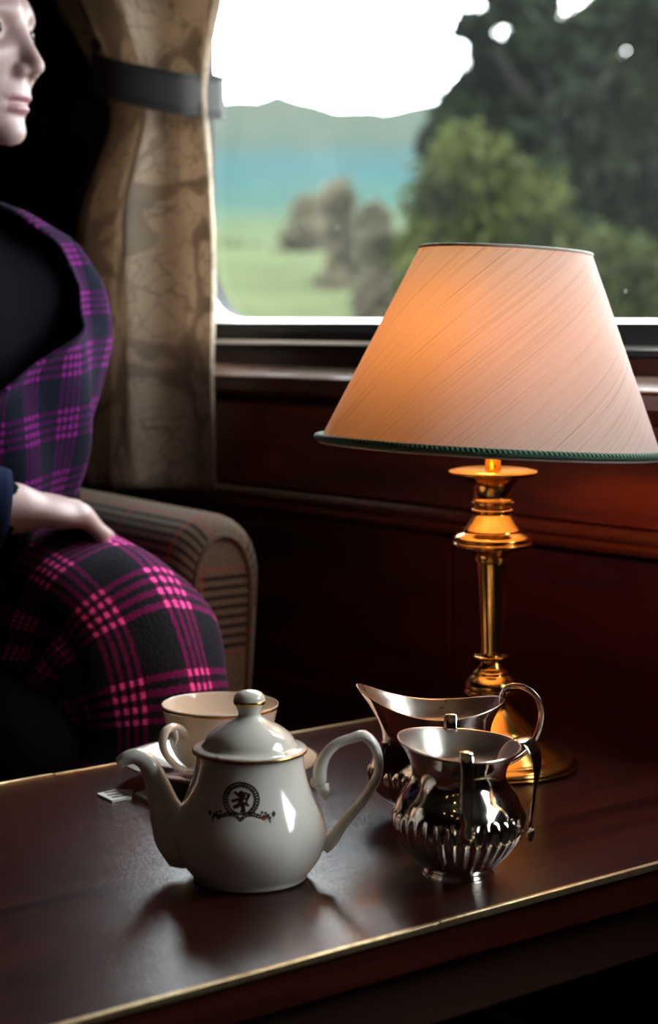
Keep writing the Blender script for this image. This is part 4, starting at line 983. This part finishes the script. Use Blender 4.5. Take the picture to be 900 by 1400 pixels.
# ------------------------------------------------------------------ landscape beyond the window
GZ = -1.1
def ridge(px): return np.interp(px, [-900, 100, 290, 340, 380, 440, 500, 540, 580, 620, 680, 760, 900, 1600, 2600], [170, 160, 148, 144, 146, 154, 158, 153, 143, 128, 100, 90, 110, 140, 170])
v, cols = [], []; na, nr = 220, 70
azs = np.linspace(-0.75, 1.45, na); rsx = np.concatenate([[4, 7, 10], np.geomspace(13, 900, nr-3)])
for a in azs:
    d = F2*math.cos(a)+R2*math.sin(a); px = 450+FPX*math.tan(min(a, 1.3)); el = (435-ridge(px))/FPX
    for r in rsx:
        e = np.interp(r, [0, 12, 20, 35, 90, 180, 300, 430, 520, 900], [-1.95/12*1.0, -1.95/12, -0.03, 0.030, 0.058, 0.074, 0.092, 1.0, 0.98, 0.6]) 
        if r > 300: e = np.interp(r, [300, 430, 560, 900], [0.080+0.10*(el-0.11), el, el*0.9, el*0.4])
        z = H + e*r if r >= 12 else GZ
        z += 0.012*r*(noise.noise(Vector((d[0]*r/22, d[1]*r/22, 3.0)))*0.6 + 0.4*noise.noise(Vector((d[0]*r/6, d[1]*r/6, 1.0)))) if r > 14 else 0
        v.append((d[0]*r, d[1]*r, z))
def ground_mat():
    m, n, l, b = new_mat('hillside_cover_hazed')
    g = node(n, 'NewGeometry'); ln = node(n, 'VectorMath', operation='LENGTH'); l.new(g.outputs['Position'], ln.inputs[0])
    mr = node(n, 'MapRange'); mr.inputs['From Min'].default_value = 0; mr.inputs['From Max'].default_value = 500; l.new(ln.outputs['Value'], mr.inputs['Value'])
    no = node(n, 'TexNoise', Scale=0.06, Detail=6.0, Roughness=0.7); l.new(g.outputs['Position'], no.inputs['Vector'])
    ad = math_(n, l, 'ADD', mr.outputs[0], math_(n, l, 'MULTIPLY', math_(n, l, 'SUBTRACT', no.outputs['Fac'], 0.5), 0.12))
    r = ramp(n, [(0.03, (0.041, 0.049, 0.024)), (0.12, (0.038, 0.048, 0.027)), (0.20, (0.020, 0.040, 0.034)), (0.40, (0.018, 0.038, 0.040)), (0.60, (0.024, 0.034, 0.029)), (0.9, (0.032, 0.038, 0.031))])  # land cover by distance, with air haze mixed into the base colour
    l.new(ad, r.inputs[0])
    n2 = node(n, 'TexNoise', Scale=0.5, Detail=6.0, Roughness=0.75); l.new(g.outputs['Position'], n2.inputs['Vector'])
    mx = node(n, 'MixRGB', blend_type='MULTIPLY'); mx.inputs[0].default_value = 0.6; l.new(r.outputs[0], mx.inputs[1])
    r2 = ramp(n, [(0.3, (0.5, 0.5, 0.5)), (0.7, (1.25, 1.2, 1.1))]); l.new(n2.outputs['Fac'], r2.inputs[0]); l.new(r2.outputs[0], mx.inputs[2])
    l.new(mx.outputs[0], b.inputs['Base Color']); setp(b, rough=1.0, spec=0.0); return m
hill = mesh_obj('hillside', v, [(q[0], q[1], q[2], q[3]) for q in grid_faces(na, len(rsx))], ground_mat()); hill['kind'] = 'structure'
def ground_z(x, y):
    r = math.hypot(x, y); e = np.interp(r, [0, 12, 20, 35, 90], [-1.95/12, -1.95/12, -0.03, 0.030, 0.058]); return H+e*r if r >= 12 else GZ
def leaf_cloud(name, n, fn, size, mat, parent, seed):
    rng = np.random.default_rng(seed); P = fn(rng, n); n = len(P)
    A = rng.normal(size=(n, 3)); A /= np.linalg.norm(A, axis=1)[:, None]; B = np.cross(A, rng.normal(size=(n, 3))); B /= np.linalg.norm(B, axis=1)[:, None]
    s = size*rng.uniform(0.6, 1.4, n)[:, None]; Cn = np.cross(A, B)
    V = np.empty((n, 4, 3)); V[:, 0] = P-A*s; V[:, 1] = P+B*s*0.45+Cn*s*0.12; V[:, 2] = P+A*s; V[:, 3] = P-B*s*0.45+Cn*s*0.12
    o = mesh_obj(name, V.reshape(-1, 3), np.arange(4*n).reshape(n, 4), mat, parent, smooth=False); o['kind'] = 'stuff'; return o
def blob_fn(blobs, shell=0.55):
    def fn(rng, n):
        w = np.array([b[3] for b in blobs])**2; ch = rng.choice(len(blobs), n, p=w/w.sum()); d = rng.normal(size=(n, 3)); d /= np.linalg.norm(d, axis=1)[:, None]
        r = rng.uniform(shell, 1.0, n)**0.7*np.where(rng.random(n) < 0.22, rng.uniform(1.0, 1.5, n), 1.0); bl = np.array(blobs)[ch]; return bl[:, :3]+d*(r*bl[:, 3])[:, None]
    return fn
def tree(name, label, px, dist, blobs_px, mat, nleaf, lsize, group=None, seed=1, trunk=0.12, cat='tree'):
    p = at_forward(px, 500, dist); gz = ground_z(p[0], p[1]); root = empty(name, (p[0], p[1], gz)); tag(root, label, cat, group)
    rng = random.Random(seed); blobs = []
    for (bx, by, br) in blobs_px:
        q = at_forward(bx, by, dist+rng.uniform(-0.04, 0.04)*dist); blobs.append((q[0]-p[0], q[1]-p[1], q[2]-gz, br/FPX*dist))
    top = max(b[2] for b in blobs)
    pts = [(0, 0, -0.2), (0.03*dist/10, 0, top*0.3), (0, 0.02, top*0.6), (0.05, 0, top*0.85)]
    v, f, uv = tube(smooth_profile(pts, 4), list(np.linspace(trunk, trunk*0.25, 13)), 10); tr = mesh_obj('trunk', v, f, M_BARK, root)
    for b in blobs:
        s0 = (0.02, 0.0, min(top*0.6, max(0.1, b[2]*0.55))); v, f, uv = tube([s0, tuple((x+y)/2+(0.05 if i == 2 else 0) for i, (x, y) in enumerate(zip(s0, b[:3]))), b[:3]], [trunk*0.4, trunk*0.25, trunk*0.1], 6); mesh_obj('branch', v, f, M_BARK, tr)
    leaf_cloud('foliage', nleaf, blob_fn(blobs), lsize, mat, root, seed); return root
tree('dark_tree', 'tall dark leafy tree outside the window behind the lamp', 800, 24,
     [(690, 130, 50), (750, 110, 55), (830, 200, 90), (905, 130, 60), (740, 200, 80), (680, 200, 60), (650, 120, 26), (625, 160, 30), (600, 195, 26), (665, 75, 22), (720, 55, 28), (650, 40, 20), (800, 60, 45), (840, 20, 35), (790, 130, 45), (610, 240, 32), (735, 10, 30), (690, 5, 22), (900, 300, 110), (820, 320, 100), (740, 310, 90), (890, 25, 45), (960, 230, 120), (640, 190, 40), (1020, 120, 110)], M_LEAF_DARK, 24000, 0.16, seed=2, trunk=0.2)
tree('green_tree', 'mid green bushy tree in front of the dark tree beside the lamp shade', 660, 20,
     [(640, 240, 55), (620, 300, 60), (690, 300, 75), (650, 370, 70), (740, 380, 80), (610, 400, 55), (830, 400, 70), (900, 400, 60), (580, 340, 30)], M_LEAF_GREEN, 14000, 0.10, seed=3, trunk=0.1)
for i, (px, d, bl, lab) in enumerate([
    (415, 38, [(420, 290, 22), (412, 330, 28), (405, 370, 32), (425, 400, 32)], 'brown bracken bush on the slope, the one closest to the curtain'),
    (468, 31, [(462, 275, 22), (466, 315, 26), (475, 355, 28), (462, 400, 30)], 'brown bracken bush on the slope between two other brown bushes'),
    (520, 26, [(512, 300, 20), (518, 340, 26), (528, 390, 30), (512, 405, 28)], 'brown bracken bush on the slope, the one closest to the lamp shade')]):
    tree('bracken_bush', lab, px, d, bl, M_LEAF_BROWN, 3000, 0.10, 'brown bushes on the slope', seed=20+i, trunk=0.03, cat='bush')
for i, (px, d, bl, lab) in enumerate([
    (320, 46, [(320, 370, 36), (300, 400, 34), (335, 398, 34)], 'pale green shrub low on the slope beside the curtain'),
    (572, 29, [(572, 385, 28), (590, 410, 30), (568, 415, 28)], 'pale green shrub low on the slope beside the lamp shade')]):
    tree('green_shrub', lab, px, d, bl, leafy('pale_leaves', (0.022, 0.030, 0.010), (0.036, 0.046, 0.016)), 3000, 0.10, 'green shrubs on the slope', seed=40+i, trunk=0.03, cat='shrub')
